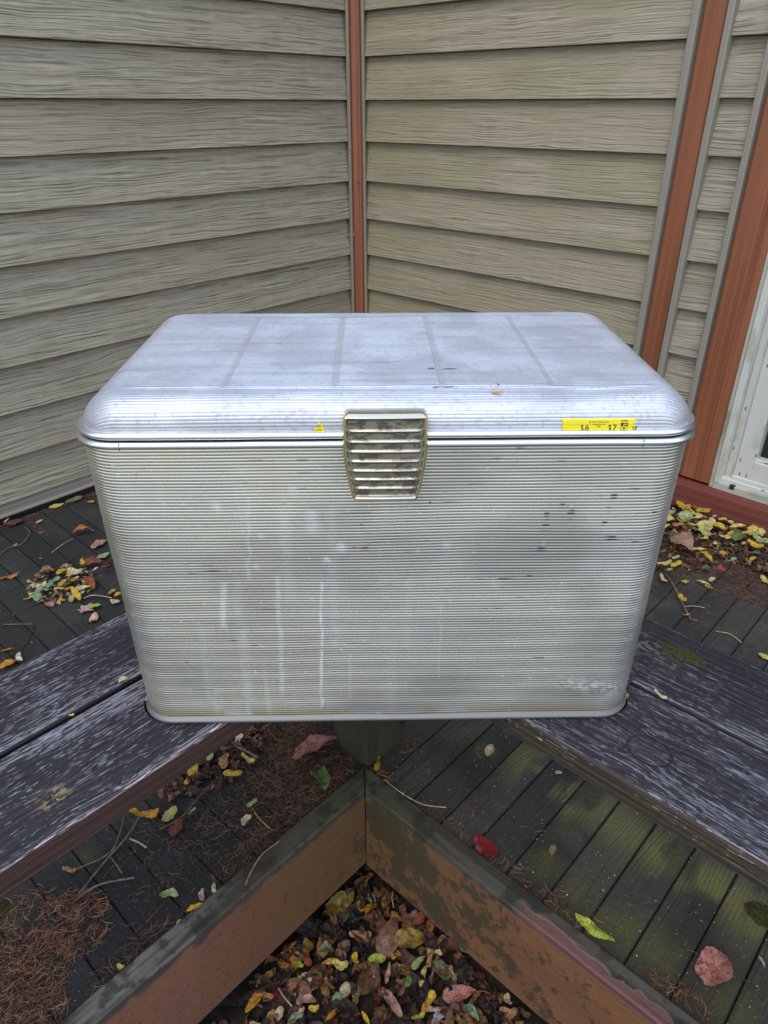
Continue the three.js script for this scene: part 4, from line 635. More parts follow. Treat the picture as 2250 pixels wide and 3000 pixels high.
  ['mid green leaf beside the mint green oval leaf', -0.068, -0.278, -0.046, 0.014, 1.43, 'oval', 'green', 0.40],
  ['long pinkish brown leaf at the front centre of the litter', 0.014, -0.278, -0.041, 0.055, -1.11, 'lance', 'pinktan', 0.50],
  ['dark red scrap at the front centre of the litter', -0.007, -0.278, -0.055, 0.027, 1.20, 'frag', 'darkred', 0.60],
  ['gold and brown curled leaf at the front left of the litter', -0.101, -0.278, -0.063, 0.026, 1.07, 'frag', 'olivegold', 0.70],
  ['cream scrap above the pale pink leaf', -0.132, -0.278, -0.077, 0.017, -0.16, 'frag', 'cream', 0.40],
  ['olive gold leaf under the corner of the left fascia board', -0.090, -0.278, -0.211, 0.045, 1.10, 'oval', 'olivegold', 0.70],
  ['dull gold leaf beside the post under the fascia corner', -0.069, -0.278, -0.227, 0.033, 1.27, 'oval', 'olivegold', 0.70],
  ['dark green leaf under the fascia corner', -0.067, -0.278, -0.197, 0.031, 0.91, 'lance', 'darkgreen', 0.70],
  ['golden curled leaf in front of the post foot', -0.034, -0.278, -0.207, 0.039, 1.07, 'frag', 'yellowdeep', 0.90],
  ['pale green leaf at the post foot', -0.024, -0.278, -0.227, 0.022, -1.22, 'oval', 'greenpale', 0.60],
  ['tan curled leaf on the right of the litter', 0.082, -0.278, -0.118, 0.026, 1.34, 'frag', 'tan', 0.90],
  ['cream scrap on the right of the litter', 0.096, -0.278, -0.128, 0.016, -0.90, 'frag', 'cream', 0.40],
  ['tiny golden rolled leaf right of centre in the litter', 0.016, -0.278, -0.118, 0.013, 0.68, 'frag', 'yellowdeep', 0.80],
  ['mint green torn leaf at the bottom left of the litter', -0.149, -0.278, -0.020, 0.027, 0.16, 'frag', 'teal', 0.50],
  ['cream rolled leaf at the bottom left of the litter', -0.176, -0.278, -0.027, 0.022, 1.10, 'oval', 'cream', 0.80],
  ['mint green pointed leaf at the bottom right of the litter', 0.146, -0.278, -0.027, 0.028, -0.88, 'ovate', 'teal', 0.50],
  ['cream spotted scrap against the right fascia board', 0.209, -0.278, -0.049, 0.020, -0.52, 'frag', 'cream', 0.50],
  ['dull gold leaf under the left fascia board', -0.136, -0.278, -0.135, 0.027, -1.14, 'oval', 'olivegold', 0.80],
  ['orange leaf under the left fascia board', -0.171, -0.278, -0.134, 0.028, 0.54, 'lance', 'orange', 0.60],
  ['lilac grey leaf at the bottom right of the litter', 0.088, -0.278, -0.018, 0.028, 0.31, 'frag', 'lilac', 0.40],
  ['brown leaf left of centre in the litter', -0.076, -0.278, -0.130, 0.037, -0.17, 'frag', 'brown', 0.70],
  ['pale yellow striped leaf right of centre in the litter', 0.069, -0.278, -0.087, 0.034, 1.25, 'lance', 'yellowpale', 0.60],
  ['tan crumpled leaf above the centre of the litter', -0.040, -0.278, -0.156, 0.034, -0.17, 'frag', 'tan', 0.90],
  ['dark red leaf at the bottom of the litter', -0.078, -0.278, -0.018, 0.021, 0.16, 'frag', 'darkred', 0.50],
  ['yellow scrap at the bottom left of the litter', -0.118, -0.278, -0.036, 0.017, 1.07, 'frag', 'yellow', 0.60],
  ['golden narrow leaf at the bottom of the litter', -0.083, -0.278, -0.027, 0.029, 0.67, 'lance', 'yellowdeep', 0.60],
  ['creamy pink leaf at the bottom left of the litter', -0.142, -0.278, -0.029, 0.020, 0.69, 'frag', 'creampink', 0.60],
  ['mint green leaf under the right fascia board', 0.143, -0.278, -0.134, 0.019, -0.73, 'oval', 'teal', 0.40],
  ['yellow narrow leaf at the bottom of the litter', -0.030, -0.278, -0.020, 0.020, -0.99, 'lance', 'yellow', 0.40],
  ['brown leaf at the bottom right of the litter', 0.109, -0.278, -0.029, 0.034, 0.62, 'frag', 'brown', 0.70],
  ['olive scrap at the front of the litter', -0.047, -0.278, -0.052, 0.021, 0.50, 'frag', 'olivegold', 0.70],
  ['ochre narrow leaf left of centre in the litter', -0.091, -0.278, -0.110, 0.032, 0.26, 'lance', 'yellowdeep', 0.70],
  ['tan spotted leaf at the bottom right of the litter', 0.208, -0.278, -0.027, 0.028, 0.90, 'frag', 'tan', 0.60],
  ['pinkish curled leaf right of centre in the litter', 0.007, -0.278, -0.091, 0.028, 1.29, 'lance', 'pinktan', 0.90],
  ['lime scrap at the bottom right of the litter', 0.059, -0.278, -0.024, 0.019, 0.31, 'frag', 'lime', 0.50],
  ['pale pink scrap at the bottom right of the litter', 0.085, -0.278, -0.032, 0.022, 0.47, 'frag', 'pinkpale', 0.50],
  ['tan rolled scrap left of centre in the litter', -0.096, -0.278, -0.080, 0.016, 1.26, 'frag', 'tan', 1.00],
  ['yellow leaf in the leaf drift under the door sill, fourth from the left', 0.872, 0.022, -1.235, 0.052, 1.00, 'frag', 'yellow', 0.50, 'leaf drift under the door sill'],
  ['yellow leaf in the leaf drift under the door sill, seventh from the left', 0.925, 0.022, -1.208, 0.045, 0.52, 'oval', 'yellow', 0.50, 'leaf drift under the door sill'],
  ['yellow leaf in the leaf drift under the door sill, eighth from the left', 0.929, 0.022, -1.108, 0.029, -0.78, 'oval', 'yellow', 0.50, 'leaf drift under the door sill'],
  ['yellow leaf in the leaf drift under the door sill, second from the left', 0.840, 0.022, -1.147, 0.025, 0.52, 'frag', 'yellow', 0.50, 'leaf drift under the door sill'],
  ['yellow leaf in the leaf drift under the door sill, tenth from the left', 0.948, 0.022, -1.074, 0.027, 0.29, 'frag', 'yellow', 0.50, 'leaf drift under the door sill'],
  ['yellow leaf in the leaf drift under the door sill, third from the left', 0.866, 0.022, -1.052, 0.024, 0.50, 'frag', 'yellow', 0.50, 'leaf drift under the door sill'],
  ['yellow leaf in the leaf drift under the door sill, twelfth from the left', 0.988, 0.022, -1.069, 0.030, -0.38, 'oval', 'yellow', 0.50, 'leaf drift under the door sill'],
  ['yellow leaf in the leaf drift under the door sill, eleventh from the left', 0.986, 0.022, -1.013, 0.037, 0.48, 'frag', 'yellow', 0.50, 'leaf drift under the door sill'],
  ['yellow leaf in the leaf drift under the door sill, sixth from the left', 0.884, 0.022, -0.974, 0.029, 0.48, 'frag', 'yellow', 0.50, 'leaf drift under the door sill'],
  ['yellow leaf in the leaf drift under the door sill, ninth from the left', 0.947, 0.022, -0.946, 0.029, 0.62, 'frag', 'yellow', 0.50, 'leaf drift under the door sill'],
  ['yellow leaf in the leaf drift under the door sill, first from the left', 0.750, 0.022, -0.929, 0.028, 0.78, 'frag', 'yellow', 0.50, 'leaf drift under the door sill'],
  ['yellow leaf in the leaf drift under the door sill, fifth from the left', 0.877, 0.022, -1.205, 0.027, 0.81, 'frag', 'yellow', 0.50, 'leaf drift under the door sill'],
  ['pale yellow leaf in the leaf drift under the door sill, ninth from the left', 0.888, 0.022, -1.186, 0.043, 1.06, 'frag', 'yellowpale', 0.50, 'leaf drift under the door sill'],
  ['pale yellow leaf in the leaf drift under the door sill, eighth from the left', 0.885, 0.022, -1.160, 0.034, 0.30, 'frag', 'yellowpale', 0.50, 'leaf drift under the door sill'],
  ['pale yellow leaf in the leaf drift under the door sill, thirteenth from the left', 0.960, 0.022, -1.154, 0.031, 0.96, 'frag', 'yellowpale', 0.50, 'leaf drift under the door sill'],
  ['pale yellow leaf in the leaf drift under the door sill, fourteenth from the left', 0.969, 0.022, -1.136, 0.031, 1.10, 'frag', 'yellowpale', 0.50, 'leaf drift under the door sill'],
  ['pale yellow leaf in the leaf drift under the door sill, twelfth from the left', 0.926, 0.022, -1.136, 0.039, 0.96, 'frag', 'yellowpale', 0.50, 'leaf drift under the door sill'],
  ['pale yellow leaf in the leaf drift under the door sill, tenth from the left', 0.890, 0.022, -1.113, 0.046, 0.51, 'oval', 'yellowpale', 0.50, 'leaf drift under the door sill'],
  ['pale yellow leaf in the leaf drift under the door sill, third from the left', 0.804, 0.022, -1.152, 0.030, 0.30, 'oval', 'yellowpale', 0.50, 'leaf drift under the door sill'],
  ['pale yellow leaf in the leaf drift under the door sill, sixth from the left', 0.857, 0.022, -1.121, 0.027, -1.65, 'frag', 'yellowpale', 0.50, 'leaf drift under the door sill'],
  ['pale yellow leaf in the leaf drift under the door sill, eleventh from the left', 0.924, 0.022, -1.060, 0.033, -1.54, 'frag', 'yellowpale', 0.50, 'leaf drift under the door sill'],
  ['pale yellow leaf in the leaf drift under the door sill, seventh from the left', 0.882, 0.022, -1.022, 0.020, 0.49, 'frag', 'yellowpale', 0.50, 'leaf drift under the door sill'],
  ['pale yellow leaf in the leaf drift under the door sill, second from the left', 0.786, 0.022, -1.113, 0.026, 1.00, 'frag', 'yellowpale', 0.50, 'leaf drift under the door sill'],
  ['pale yellow leaf in the leaf drift under the door sill, first from the left', 0.720, 0.022, -0.927, 0.034, 1.07, 'frag', 'yellowpale', 0.50, 'leaf drift under the door sill'],
  ['pale yellow leaf in the leaf drift under the door sill, fifteenth from the left', 1.016, 0.022, -1.091, 0.050, 0.49, 'frag', 'yellowpale', 0.50, 'leaf drift under the door sill'],
  ['pale yellow leaf in the leaf drift under the door sill, sixteenth from the left', 1.032, 0.022, -1.081, 0.039, 0.92, 'frag', 'yellowpale', 0.50, 'leaf drift under the door sill'],
  ['pale yellow leaf in the leaf drift under the door sill, fourth from the left', 0.829, 0.022, -0.990, 0.037, 0.28, 'frag', 'yellowpale', 0.50, 'leaf drift under the door sill'],
  ['pale yellow leaf in the leaf drift under the door sill, fifth from the left', 0.842, 0.022, -1.216, 0.011, -0.00, 'frag', 'yellowpale', 0.50, 'leaf drift under the door sill'],
  ['pale green leaf in the leaf drift under the door sill, third from the left', 0.823, 0.022, -1.189, 0.033, 0.53, 'oval', 'greenpale', 0.50, 'leaf drift under the door sill'],
  ['pale green leaf in the leaf drift under the door sill, fourth from the left', 0.857, 0.022, -1.170, 0.043, 0.52, 'oval', 'greenpale', 0.50, 'leaf drift under the door sill'],
  ['pale green leaf in the leaf drift under the door sill, seventh from the left', 0.911, 0.022, -1.124, 0.038, 0.97, 'frag', 'greenpale', 0.50, 'leaf drift under the door sill'],
  ['pale green leaf in the leaf drift under the door sill, sixth from the left', 0.878, 0.022, -1.079, 0.034, 0.97, 'frag', 'greenpale', 0.50, 'leaf drift under the door sill'],
  ['pale green leaf in the leaf drift under the door sill, eighth from the left', 1.010, 0.022, -1.043, 0.046, 0.92, 'frag', 'greenpale', 0.50, 'leaf drift under the door sill'],
  ['pale green leaf in the leaf drift under the door sill, first from the left', 0.719, 0.022, -0.901, 0.024, 0.78, 'frag', 'greenpale', 0.50, 'leaf drift under the door sill'],
  ['pale green leaf in the leaf drift under the door sill, second from the left', 0.759, 0.022, -0.959, 0.018, 0.78, 'frag', 'greenpale', 0.50, 'leaf drift under the door sill'],
  ['pale green leaf in the leaf drift under the door sill, fifth from the left', 0.859, 0.022, -1.154, 0.018, 0.30, 'frag', 'greenpale', 0.50, 'leaf drift under the door sill'],
  ['rust leaf leaning on the red sill board', 0.904, 0.022, -1.230, 0.040, -1.37, 'ovate', 'rust', 0.50],
  ['tan strip leaf near the sill board', 0.907, 0.022, -1.175, 0.041, -0.97, 'lance', 'tan', 0.50],
  ['tan crumpled leaf beside the right side of the cooler', 0.826, 0.022, -1.126, 0.042, 0.68, 'frag', 'tan', 0.50],
  ['pale pink round scrap near the sill board', 0.945, 0.022, -1.173, 0.016, 0.30, 'oval', 'pinkpale', 0.50],
  ['long pale leaf in the drift under the door', 0.987, 0.022, -1.119, 0.050, 0.16, 'lance', 'yellowpale', 0.50],
  ['long brown leaf below the long pale leaf', 0.965, 0.022, -1.100, 0.046, -0.18, 'lance', 'brown', 0.50],
  ['green pointed leaf in the drift under the door', 0.960, 0.022, -1.060, 0.053, 1.09, 'ovate', 'green', 0.50],
  ['large pinkish tan leaf right of the cooler', 0.800, 0.022, -1.029, 0.090, -1.30, 'oval', 'pinktan', 0.50],
  ['long yellow leaf on the pine needles right of the cooler', 0.836, 0.022, -0.961, 0.067, -1.50, 'lance', 'yellow', 0.50],
  ['mint green leaf on the pine needles right of the cooler', 0.896, 0.022, -0.944, 0.035, 0.48, 'frag', 'teal', 0.50],
  ['bright red leaf on the pine needles right of the cooler', 0.846, 0.022, -0.901, 0.029, -0.16, 'maple', 'scarlet', 0.50],
  ['grey brown round leaf beside the bright red leaf', 0.817, 0.022, -0.910, 0.023, -0.00, 'oval', 'greybrown', 0.50],
  ['grey leaf at the right edge of the drift', 0.971, 0.022, -0.979, 0.026, -0.76, 'frag', 'greybrown', 0.50],
  ['lime ring shaped leaf where needles meet the right deck boards', 0.752, 0.008, -0.872, 0.020, -0.00, 'oval', 'lime', 0.50],
  ['pale yellow narrow leaf at the edge of the needles on the right', 0.794, 0.008, -0.866, 0.033, -0.69, 'lance', 'yellowpale', 0.50],
  ['tan leaf under the pale yellow narrow leaf', 0.802, 0.008, -0.851, 0.028, -0.33, 'frag', 'tan', 0.50],
  ['yellow leaf on the twig on the right deck boards', 0.719, 0.008, -0.804, 0.033, 0.86, 'frag', 'yellow', 0.50],
  ['golden scrap at the twig end on the right deck boards', 0.707, 0.008, -0.738, 0.018, 0.25, 'frag', 'yellowdeep', 0.50],
  ['orange crumb at the twig end on the right deck boards', 0.720, 0.008, -0.717, 0.011, -0.00, 'frag', 'orange', 0.50],
  ['cream leaf near the bright red leaf', 0.821, 0.008, -0.880, 0.025, -1.29, 'frag', 'cream', 0.50],
  ['pale yellow leaf at the right edge on the needles', 0.954, 0.008, -0.880, 0.040, 0.81, 'frag', 'yellowpale', 0.50],
  ['creamy leaf beside the cooler on the right deck', 0.701, 0.008, -0.882, 0.032, -1.58, 'frag', 'creampink', 0.50],
];
leaves.forEach(([label, x, y, z, len, turn, kind, col, curl, group], i) => {
  const m = shadowed(new THREE.Mesh(LG(kind, curl, i % 4), LM(col))); m.name = numbered('fallen_leaf');
  const s = len * (y < -0.1 ? 1.2 : group ? 1.3 : 1) * (kind === 'frag' ? 1.35 : kind === 'maple' ? 1.15 : 1.05), pile = group || y < -0.1 || y > 0.009 && y < 0.1;
  m.position.set(x, y + 0.001 + (pile ? 0.004 * rnd() : 0), z); m.scale.setScalar(s);
  m.rotation.set((rnd() - 0.5) * (pile ? 0.7 : 0.12), turn + (pile ? (rnd() - 0.5) * 0.3 : 0), (rnd() - 0.5) * (pile ? 0.5 : 0.12), 'YXZ');
  m.userData = { label, category: 'leaf' }; if (group) m.userData.group = group; scene.add(m);
});
{ const m = shadowed(new THREE.Mesh(LG('frag', 0.6, 2), LM('creampink'))); m.name = numbered('fallen_leaf'); m.position.set(0.1027, 0.8185, -0.022); m.scale.set(0.022, 0.016, 0.012); m.rotation.set(0.35, 0.1, 0); m.userData = { label: 'pale tan leaf scrap on the front edge of the cooler lid', category: 'leaf' }; scene.add(m); }
// small leaves caught along the inside corner of the wall
for (const [lab, u1, u2, y, s, col, onR] of [['small orange leaf caught on the corner trim strip', 1.535, -1.556, 0.806, 0.024, 'orange', 1], ['tiny golden leaf on the right siding beside the corner, uppermost', 1.562, -1.525, 0.897, 0.016, 'yellowdeep', 1], ['tiny lime leaf on the right siding beside the corner', 1.562, -1.52, 0.812, 0.012, 'lime', 1], ['yellow and brown leaf scrap hanging on the right siding beside the corner', 1.562, -1.522, 0.742, 0.02, 'olivegold', 1], ['brown curled leaf hanging on the left siding beside the corner', 1.528, -1.586, 0.63, 0.028, 'tan', 0], ['small brown scrap under the curled leaf at the wall corner', 1.53, -1.586, 0.602, 0.016, 'brown', 0], ['tiny pinkish scrap high on the left siding beside the corner', 1.53, -1.586, 0.918, 0.016, 'pinktan', 0]]) {
  const m = shadowed(new THREE.Mesh(LG('frag', 1, 1), LM(col))); m.name = numbered('fallen_leaf'); m.position.copy(W(u1, u2, y)); m.scale.setScalar(s * 1.3); m.rotation.set(1.35, onR ? -0.8 : 0.8, 0.9, 'YXZ'); m.userData = { label: lab, category: 'leaf' }; scene.add(m);
}
// ---------------------------------------------------------------- litter nobody could count: brown leaf mulch, pine needles, moss
function scatter(name, label, category, geo, mat, count, place, tint) {
  const m = shadowed(new THREE.InstancedMesh(geo, mat, count)), d = new THREE.Object3D(), c = new THREE.Color();
  for (let i = 0; i < count; i++) { place(d, i); d.updateMatrix(); m.setMatrixAt(i, d.matrix); if (tint) { tint(c, i); m.setColorAt(i, c); } }
  m.name = numbered(name); m.userData = { label, category, kind: 'stuff' }; scene.add(m); return m;
}
const mulchMat = std({ map: veins.map, bumpMap: veins.bump, bumpScale: 0.0006, roughness: 0.75, side: THREE.DoubleSide });
const mulchTints = [[58, 40, 30], [74, 52, 38], [96, 68, 46], [120, 86, 54], [44, 32, 27], [52, 38, 34], [132, 96, 50], [84, 46, 34], [110, 74, 62], [150, 118, 70], [36, 27, 24], [62, 44, 36]];
const mulchTint = (c) => { const t = mulchTints[Math.floor(rnd() * mulchTints.length)], k = rr(0.85, 1.5); c.copy(C(t[0] * k, t[1] * k, t[2] * k)); };
const inV = () => { for (;;) { const x = rr(-0.75, 0.75), z = rr(-0.3, 0.75), [a, b] = toU(x, z); if (a < 0.19 && b > -0.225) return [x, z]; } };
[['oval', 1.2, 1], ['frag', 1.6, 0], ['ovate', 1.0, 2], ['lance', 1.3, 3]].forEach(([kind, curl, k]) => scatter('leaf_litter', { oval: 'mass of dry dark brown oval leaves covering the soil inside the fascia corner', frag: 'mass of broken dark leaf pieces covering the soil inside the fascia corner', ovate: 'mass of dry pointed brown leaves covering the soil inside the fascia corner', lance: 'mass of narrow dry leaves covering the soil inside the fascia corner' }[kind], 'leaf litter', crumpled(kind, curl, 31 + k * 7), mulchMat, 800, (d) => {
  const [x, z] = inV(); d.position.set(x, -0.302 + rnd() * 0.022, z); d.scale.setScalar(rr(0.024, kind === 'frag' ? 0.045 : 0.066)); d.rotation.set(rr(-0.9, 0.9), rr(0, 6.3), rr(-0.9, 0.9), 'YXZ');
}, mulchTint));
const heap = (label, cu1, cu2, r1, r2, n, h, s0, s1, tint) => scatter('leaf_litter', label, 'leaf litter', crumpled('frag', 1, 57), mulchMat, n, (d) => {
  const a = rnd() * 6.283, q = Math.sqrt(rnd()), w = W(cu1 + Math.cos(a) * q * r1, cu2 + Math.sin(a) * q * r2, 0.003 + rnd() * h * (1 - q)); d.position.copy(w); d.scale.setScalar(rr(s0, s1)); d.rotation.set(rr(-0.7, 0.7), rr(0, 6.3), rr(-0.6, 0.6), 'YXZ');
}, tint ?? mulchTint);
heap('heap of broken brown leaves beside the left bench on the needles', 0.03, -0.435, 0.11, 0.05, 420, 0.02, 0.012, 0.03, (c) => { const t = [[120, 82, 66], [92, 58, 46], [150, 110, 84], [70, 48, 40]][Math.floor(rnd() * 4)], k = rr(0.6, 1.15); c.copy(C(t[0] * k, t[1] * k, t[2] * k)); });
heap('heap of reddish leaf crumbs beside the left of the cooler', 0.28, -1.14, 0.10, 0.07, 160, 0.02, 0.010, 0.03, (c) => { const k = rr(0.5, 1.2); c.copy(C(118 * k, 66 * k, 56 * k)); });
heap('bed of dark broken leaves along the red sill board', 1.41, 0.02, 0.085, 0.34, 900, 0.02, 0.014, 0.04);
const paleTints = [[214, 196, 120], [222, 206, 160], [206, 164, 60], [176, 188, 136], [196, 150, 110], [150, 100, 66]], paleTint = (c) => { const t = paleTints[Math.floor(rnd() * paleTints.length)], k = rr(0.7, 1.1); c.copy(C(t[0] * k, t[1] * k, t[2] * k)); };
scatter('leaf_litter', 'pale broken leaf scraps strewn over the dark litter inside the fascia corner', 'leaf litter', crumpled('frag', 0.8, 91), mulchMat, 230, (d) => { const [x, z] = inV(); d.position.set(x, -0.282 + rnd() * 0.01, z); d.scale.setScalar(rr(0.014, 0.034)); d.rotation.set(rr(-0.6, 0.6), rr(0, 6.3), rr(-0.6, 0.6), 'YXZ'); }, paleTint);
heap('scatter of small pale leaf scraps along the red sill board', 1.42, 0.0, 0.075, 0.32, 240, 0.022, 0.014, 0.032, paleTint);
heap('small pale leaf scraps filling the leaf pile behind the left bench', 0.085, -1.185, 0.075, 0.09, 130, 0.014, 0.012, 0.030, paleTint);
heap('dark broken leaves right of the cooler behind the bench', 1.27, -0.16, 0.10, 0.14, 260, 0.014, 0.012, 0.035);
// pine needles: thin bent three sided slips
function needleGeo(b) { const P = [], I = [], n = 4; for (let i = 0; i <= n; i++) { const t = i / n - 0.5, y = b * (0.25 - t * t), w = 0.021 * (1 - 0.5 * Math.abs(t) * 2); for (let k = 0; k < 3; k++) { const a = k * 2.094; P.push(t, w * Math.sin(a) + 0.02, y + w * Math.cos(a)); } } for (let i = 0; i < n; i++) for (let k = 0; k < 3; k++) { const a = i * 3 + k, c = i * 3 + (k + 1) % 3; I.push(a, c, c + 3, a, c + 3, a + 3); } const g = new THREE.BufferGeometry(); g.setAttribute('position', new THREE.Float32BufferAttribute(P, 3)); g.setIndex(I); g.computeVertexNormals(); return g; }
const needle = needleGeo(0.55), needleMat = std({ roughness: 0.7 });
function needles(label, spots, tone = [124, 92, 66]) {
  for (const q of spots) q[4] = Math.round(q[4] * 0.8); const n = spots.reduce((s, q) => s + q[4], 0); let k = 0, left = spots[0][4];
  scatter('pine_needles', label, 'pine needles', needle, needleMat, n, (d) => {
    while (left === 0) left = spots[++k][4]; left--;
    const [a, b, ra, rb, , h = 0.01] = spots[k], t = rnd() * 6.283, q = Math.pow(rnd(), 0.6), w = W(a + Math.cos(t) * q * ra, b + Math.sin(t) * q * rb, 0.002 + rnd() * h * (1.05 - q));
    d.position.copy(w); d.scale.setScalar(rr(0.011, 0.021)); d.rotation.set(rr(-0.25, 0.25), rr(0, 6.3), rr(-0.22, 0.22), 'YXZ');
  }, (c) => { const v = rr(0.35, 1.45), y = rr(0.85, 1.08); c.copy(C(tone[0] * v, tone[1] * v * y, tone[2] * v * y)); });
}
needles('thick brown pine needles left of the wooden post behind the fascia', [[0.13, -0.33, 0.10, 0.10, 2000, 0.016], [0.06, -0.30, 0.09, 0.07, 700, 0.012], [0.16, -0.42, 0.07, 0.08, 600, 0.01], [-0.03, -0.25, 0.09, 0.022, 420, 0.012], [0.15, -0.25, 0.06, 0.02, 260, 0.012]]);
needles('brown pine needles heaped at the lower left on the deck', [[-0.295, -0.345, 0.045, 0.06, 700, 0.012], [-0.385, -0.33, 0.07, 0.07, 1300, 0.014], [-0.40, -0.27, 0.05, 0.05, 560, 0.012], [-0.34, -0.40, 0.05, 0.05, 260, 0.008]], [158, 116, 84]);
needles('thin scatter of pine needles along the middle of the left deck', [[-0.245, -0.247, 0.05, 0.02, 140, 0.006], [-0.16, -0.36, 0.10, 0.07, 240, 0.004], [-0.32, -0.235, 0.1, 0.02, 150, 0.006], [-0.05, -0.33, 0.09, 0.07, 380, 0.006], [-0.1, -0.3, 0.25, 0.08, 300, 0.002]], [116, 90, 68]);
needles('brown pine needles spread in front of the leaf drift on the right', [[1.27, 0.02, 0.10, 0.17, 1500, 0.012], [1.25, 0.15, 0.09, 0.12, 900, 0.012], [1.24, -0.11, 0.08, 0.08, 500, 0.01], [1.13, 0.0, 0.12, 0.2, 300, 0.003]], [118, 84, 60]);
needles('few pine needles lying against the right fascia board', [[0.212, 0.344, 0.016, 0.05, 110, 0.006], [0.208, 0.172, 0.013, 0.05, 80, 0.005], [0.205, -0.2, 0.012, 0.025, 90, 0.008], [0.3, 0.1, 0.1, 0.3, 90, 0.001], [0.29, -0.205, 0.03, 0.02, 60, 0.006], [0.21, 0.02, 0.012, 0.12, 70, 0.004]], [140, 100, 68]);
needles('reddish needles and bark crumbs along the foot of the left wall', [[0.16, WL + 0.016, 0.2, 0.014, 700, 0.006], [0.45, WL + 0.018, 0.15, 0.016, 500, 0.006], [0.17, -1.5, 0.006, 0.07, 60, 0.003], [0.3, -1.1, 0.2, 0.2, 90, 0.002]], [128, 82, 62]);
{ // crumbs of grit on the boards and moss tufts
  const grit = new THREE.IcosahedronGeometry(1, 0); scatter('grit', 'pale crumbs and grit scattered over the deck boards', 'grit', grit, std({ roughness: 0.9 }), 900, (d, i) => { const p = i % 2 ? W(rr(0.2, 0.48), rr(-0.2, 0.5), 0.002) : W(rr(-0.4, 0.2), rr(-1.5, -0.24), 0.002); d.position.copy(p); d.scale.set(rr(0.0004, 0.0013), rr(0.0004, 0.001), rr(0.0004, 0.0016)); d.rotation.set(rnd() * 6, rnd() * 6, 0); }, (c) => { const v = rr(60, 190); c.copy(C(v, v * 0.96, v * 0.88)); });
  const tuft = new THREE.ConeGeometry(0.3, 1, 4); const moss = (name, label, a, b, ra, rb, y, n, h) => scatter(name, label, 'moss', tuft, std({ roughness: 0.95 }), n, (d) => { const t = rnd() * 6.283, q = Math.sqrt(rnd()); d.position.copy(W(a + Math.cos(t) * q * ra, b + Math.sin(t) * q * rb, y + h * 0.3 * (1 - q))); const s = rr(0.5, 1) * h; d.scale.set(s, s, s); d.rotation.set(rr(-0.6, 0.6), rr(0, 6), rr(-0.6, 0.6)); }, (c) => { const v = rr(0.6, 1.3); c.copy(C(76 * v, 74 * v, 34 * v)); });
  moss('moss_clump', 'dark olive moss clump on the rear plank of the right bench arm', 0.345, 0.205, 0.012, 0.03, 0.43, 1100, 0.004); moss('moss_clump', 'green moss tuft on the deck at the left edge below the bench', -0.378, -0.445, 0.03, 0.02, 0.001, 900, 0.006); moss('moss_clump', 'green moss tuft on the deck under the right bench edge', 0.405, 0.40, 0.02, 0.035, 0.001, 700, 0.005);
}
// ---------------------------------------------------------------- twigs and strands
const twigMat = (r, g, b) => std({ map: tex(64, 64, true, (u, v, o) => { const k = 0.7 + 0.6 * N(u * 16, v * 5, 501); o[0] = r * k; o[1] = g * k; o[2] = b * k; }), roughness: 0.85 });
const TW = { grey: twigMat(112, 98, 84), brown: twigMat(92, 66, 46), pale: twigMat(160, 146, 120), yellow: twigMat(150, 132, 74), dark: twigMat(58, 50, 44) };
const twig = (label, r, mat, pts) => { const m = shadowed(new THREE.Mesh(tube(pts.map(([x, y, z]) => new THREE.Vector3(x, y, z)), r, 6), TW[mat])); m.name = numbered('twig'); m.userData = { label, category: 'twig' }; m.geometry.computeBoundingBox(); const c = m.geometry.boundingBox.getCenter(new THREE.Vector3()); c.y = m.geometry.boundingBox.min.y; m.geometry.translate(-c.x, -c.y, -c.z); m.position.copy(c); scene.add(m); };
twig('long brown twig lying across the litter on the left deck', 0.0016, 'brown', [[-0.305, 0.0125, -0.252], [-0.317, 0.0165, -0.224], [-0.339, 0.0125, -0.187], [-0.368, 0.0125, -0.165]]);
twig('thin forked grey twig on the left deck under the bench edge', 0.0013, 'grey', [[-0.411, 0.0054, -0.197], [-0.419, 0.0094, -0.153], [-0.438, 0.0054, -0.120], [-0.463, 0.0054, -0.059]]);
twig('side branch of twig reaching up beside the left bench', 0.001, 'grey', [[-0.437, 0.0063, -0.194], [-0.432, 0.0103, -0.161], [-0.438, 0.0063, -0.128], [-0.484, 0.0063, -0.097]]);
twig('grey twig lying along the left deck boards', 0.0016, 'grey', [[-0.466, 0.0045, -0.048], [-0.439, 0.0085, -0.070], [-0.387, 0.0045, -0.086]]);
twig('short twig with bare tip in the middle of the left deck', 0.0016, 'pale', [[-0.414, 0.0065, -0.152], [-0.397, 0.0105, -0.143], [-0.382, 0.0065, -0.136]]);
twig('thin dark stem crossing the pine needles', 0.0012, 'dark', [[-0.301, 0.0144, -0.307], [-0.284, 0.0184, -0.251], [-0.278, 0.0144, -0.181]]);
twig('thick twig under the left bench next to the pale scraps', 0.0022, 'grey', [[-0.297, 0.0127, -0.347], [-0.259, 0.0167, -0.329], [-0.231, 0.0127, -0.314]]);
twig('long stem of the pale green leaf on the needles', 0.001, 'yellow', [[-0.223, 0.0123, -0.206], [-0.207, 0.0163, -0.183], [-0.188, 0.0123, -0.167]]);
twig('yellow grass stem bending over the left fascia board', 0.0009, 'yellow', [[-0.169, 0.0133, -0.143], [-0.193, 0.0173, -0.115], [-0.206, 0.0133, -0.089], [-0.211, 0.0133, -0.068]]);
twig('stem of the bitten pale green leaf', 0.0009, 'brown', [[-0.329, 0.0043, -0.048], [-0.336, 0.0083, -0.031], [-0.349, 0.0043, -0.016]]);
twig('thin stem running down the left deck boards', 0.0009, 'dark', [[-0.340, 0.0033, -0.118], [-0.325, 0.0073, -0.098], [-0.322, 0.0033, -0.067]]);
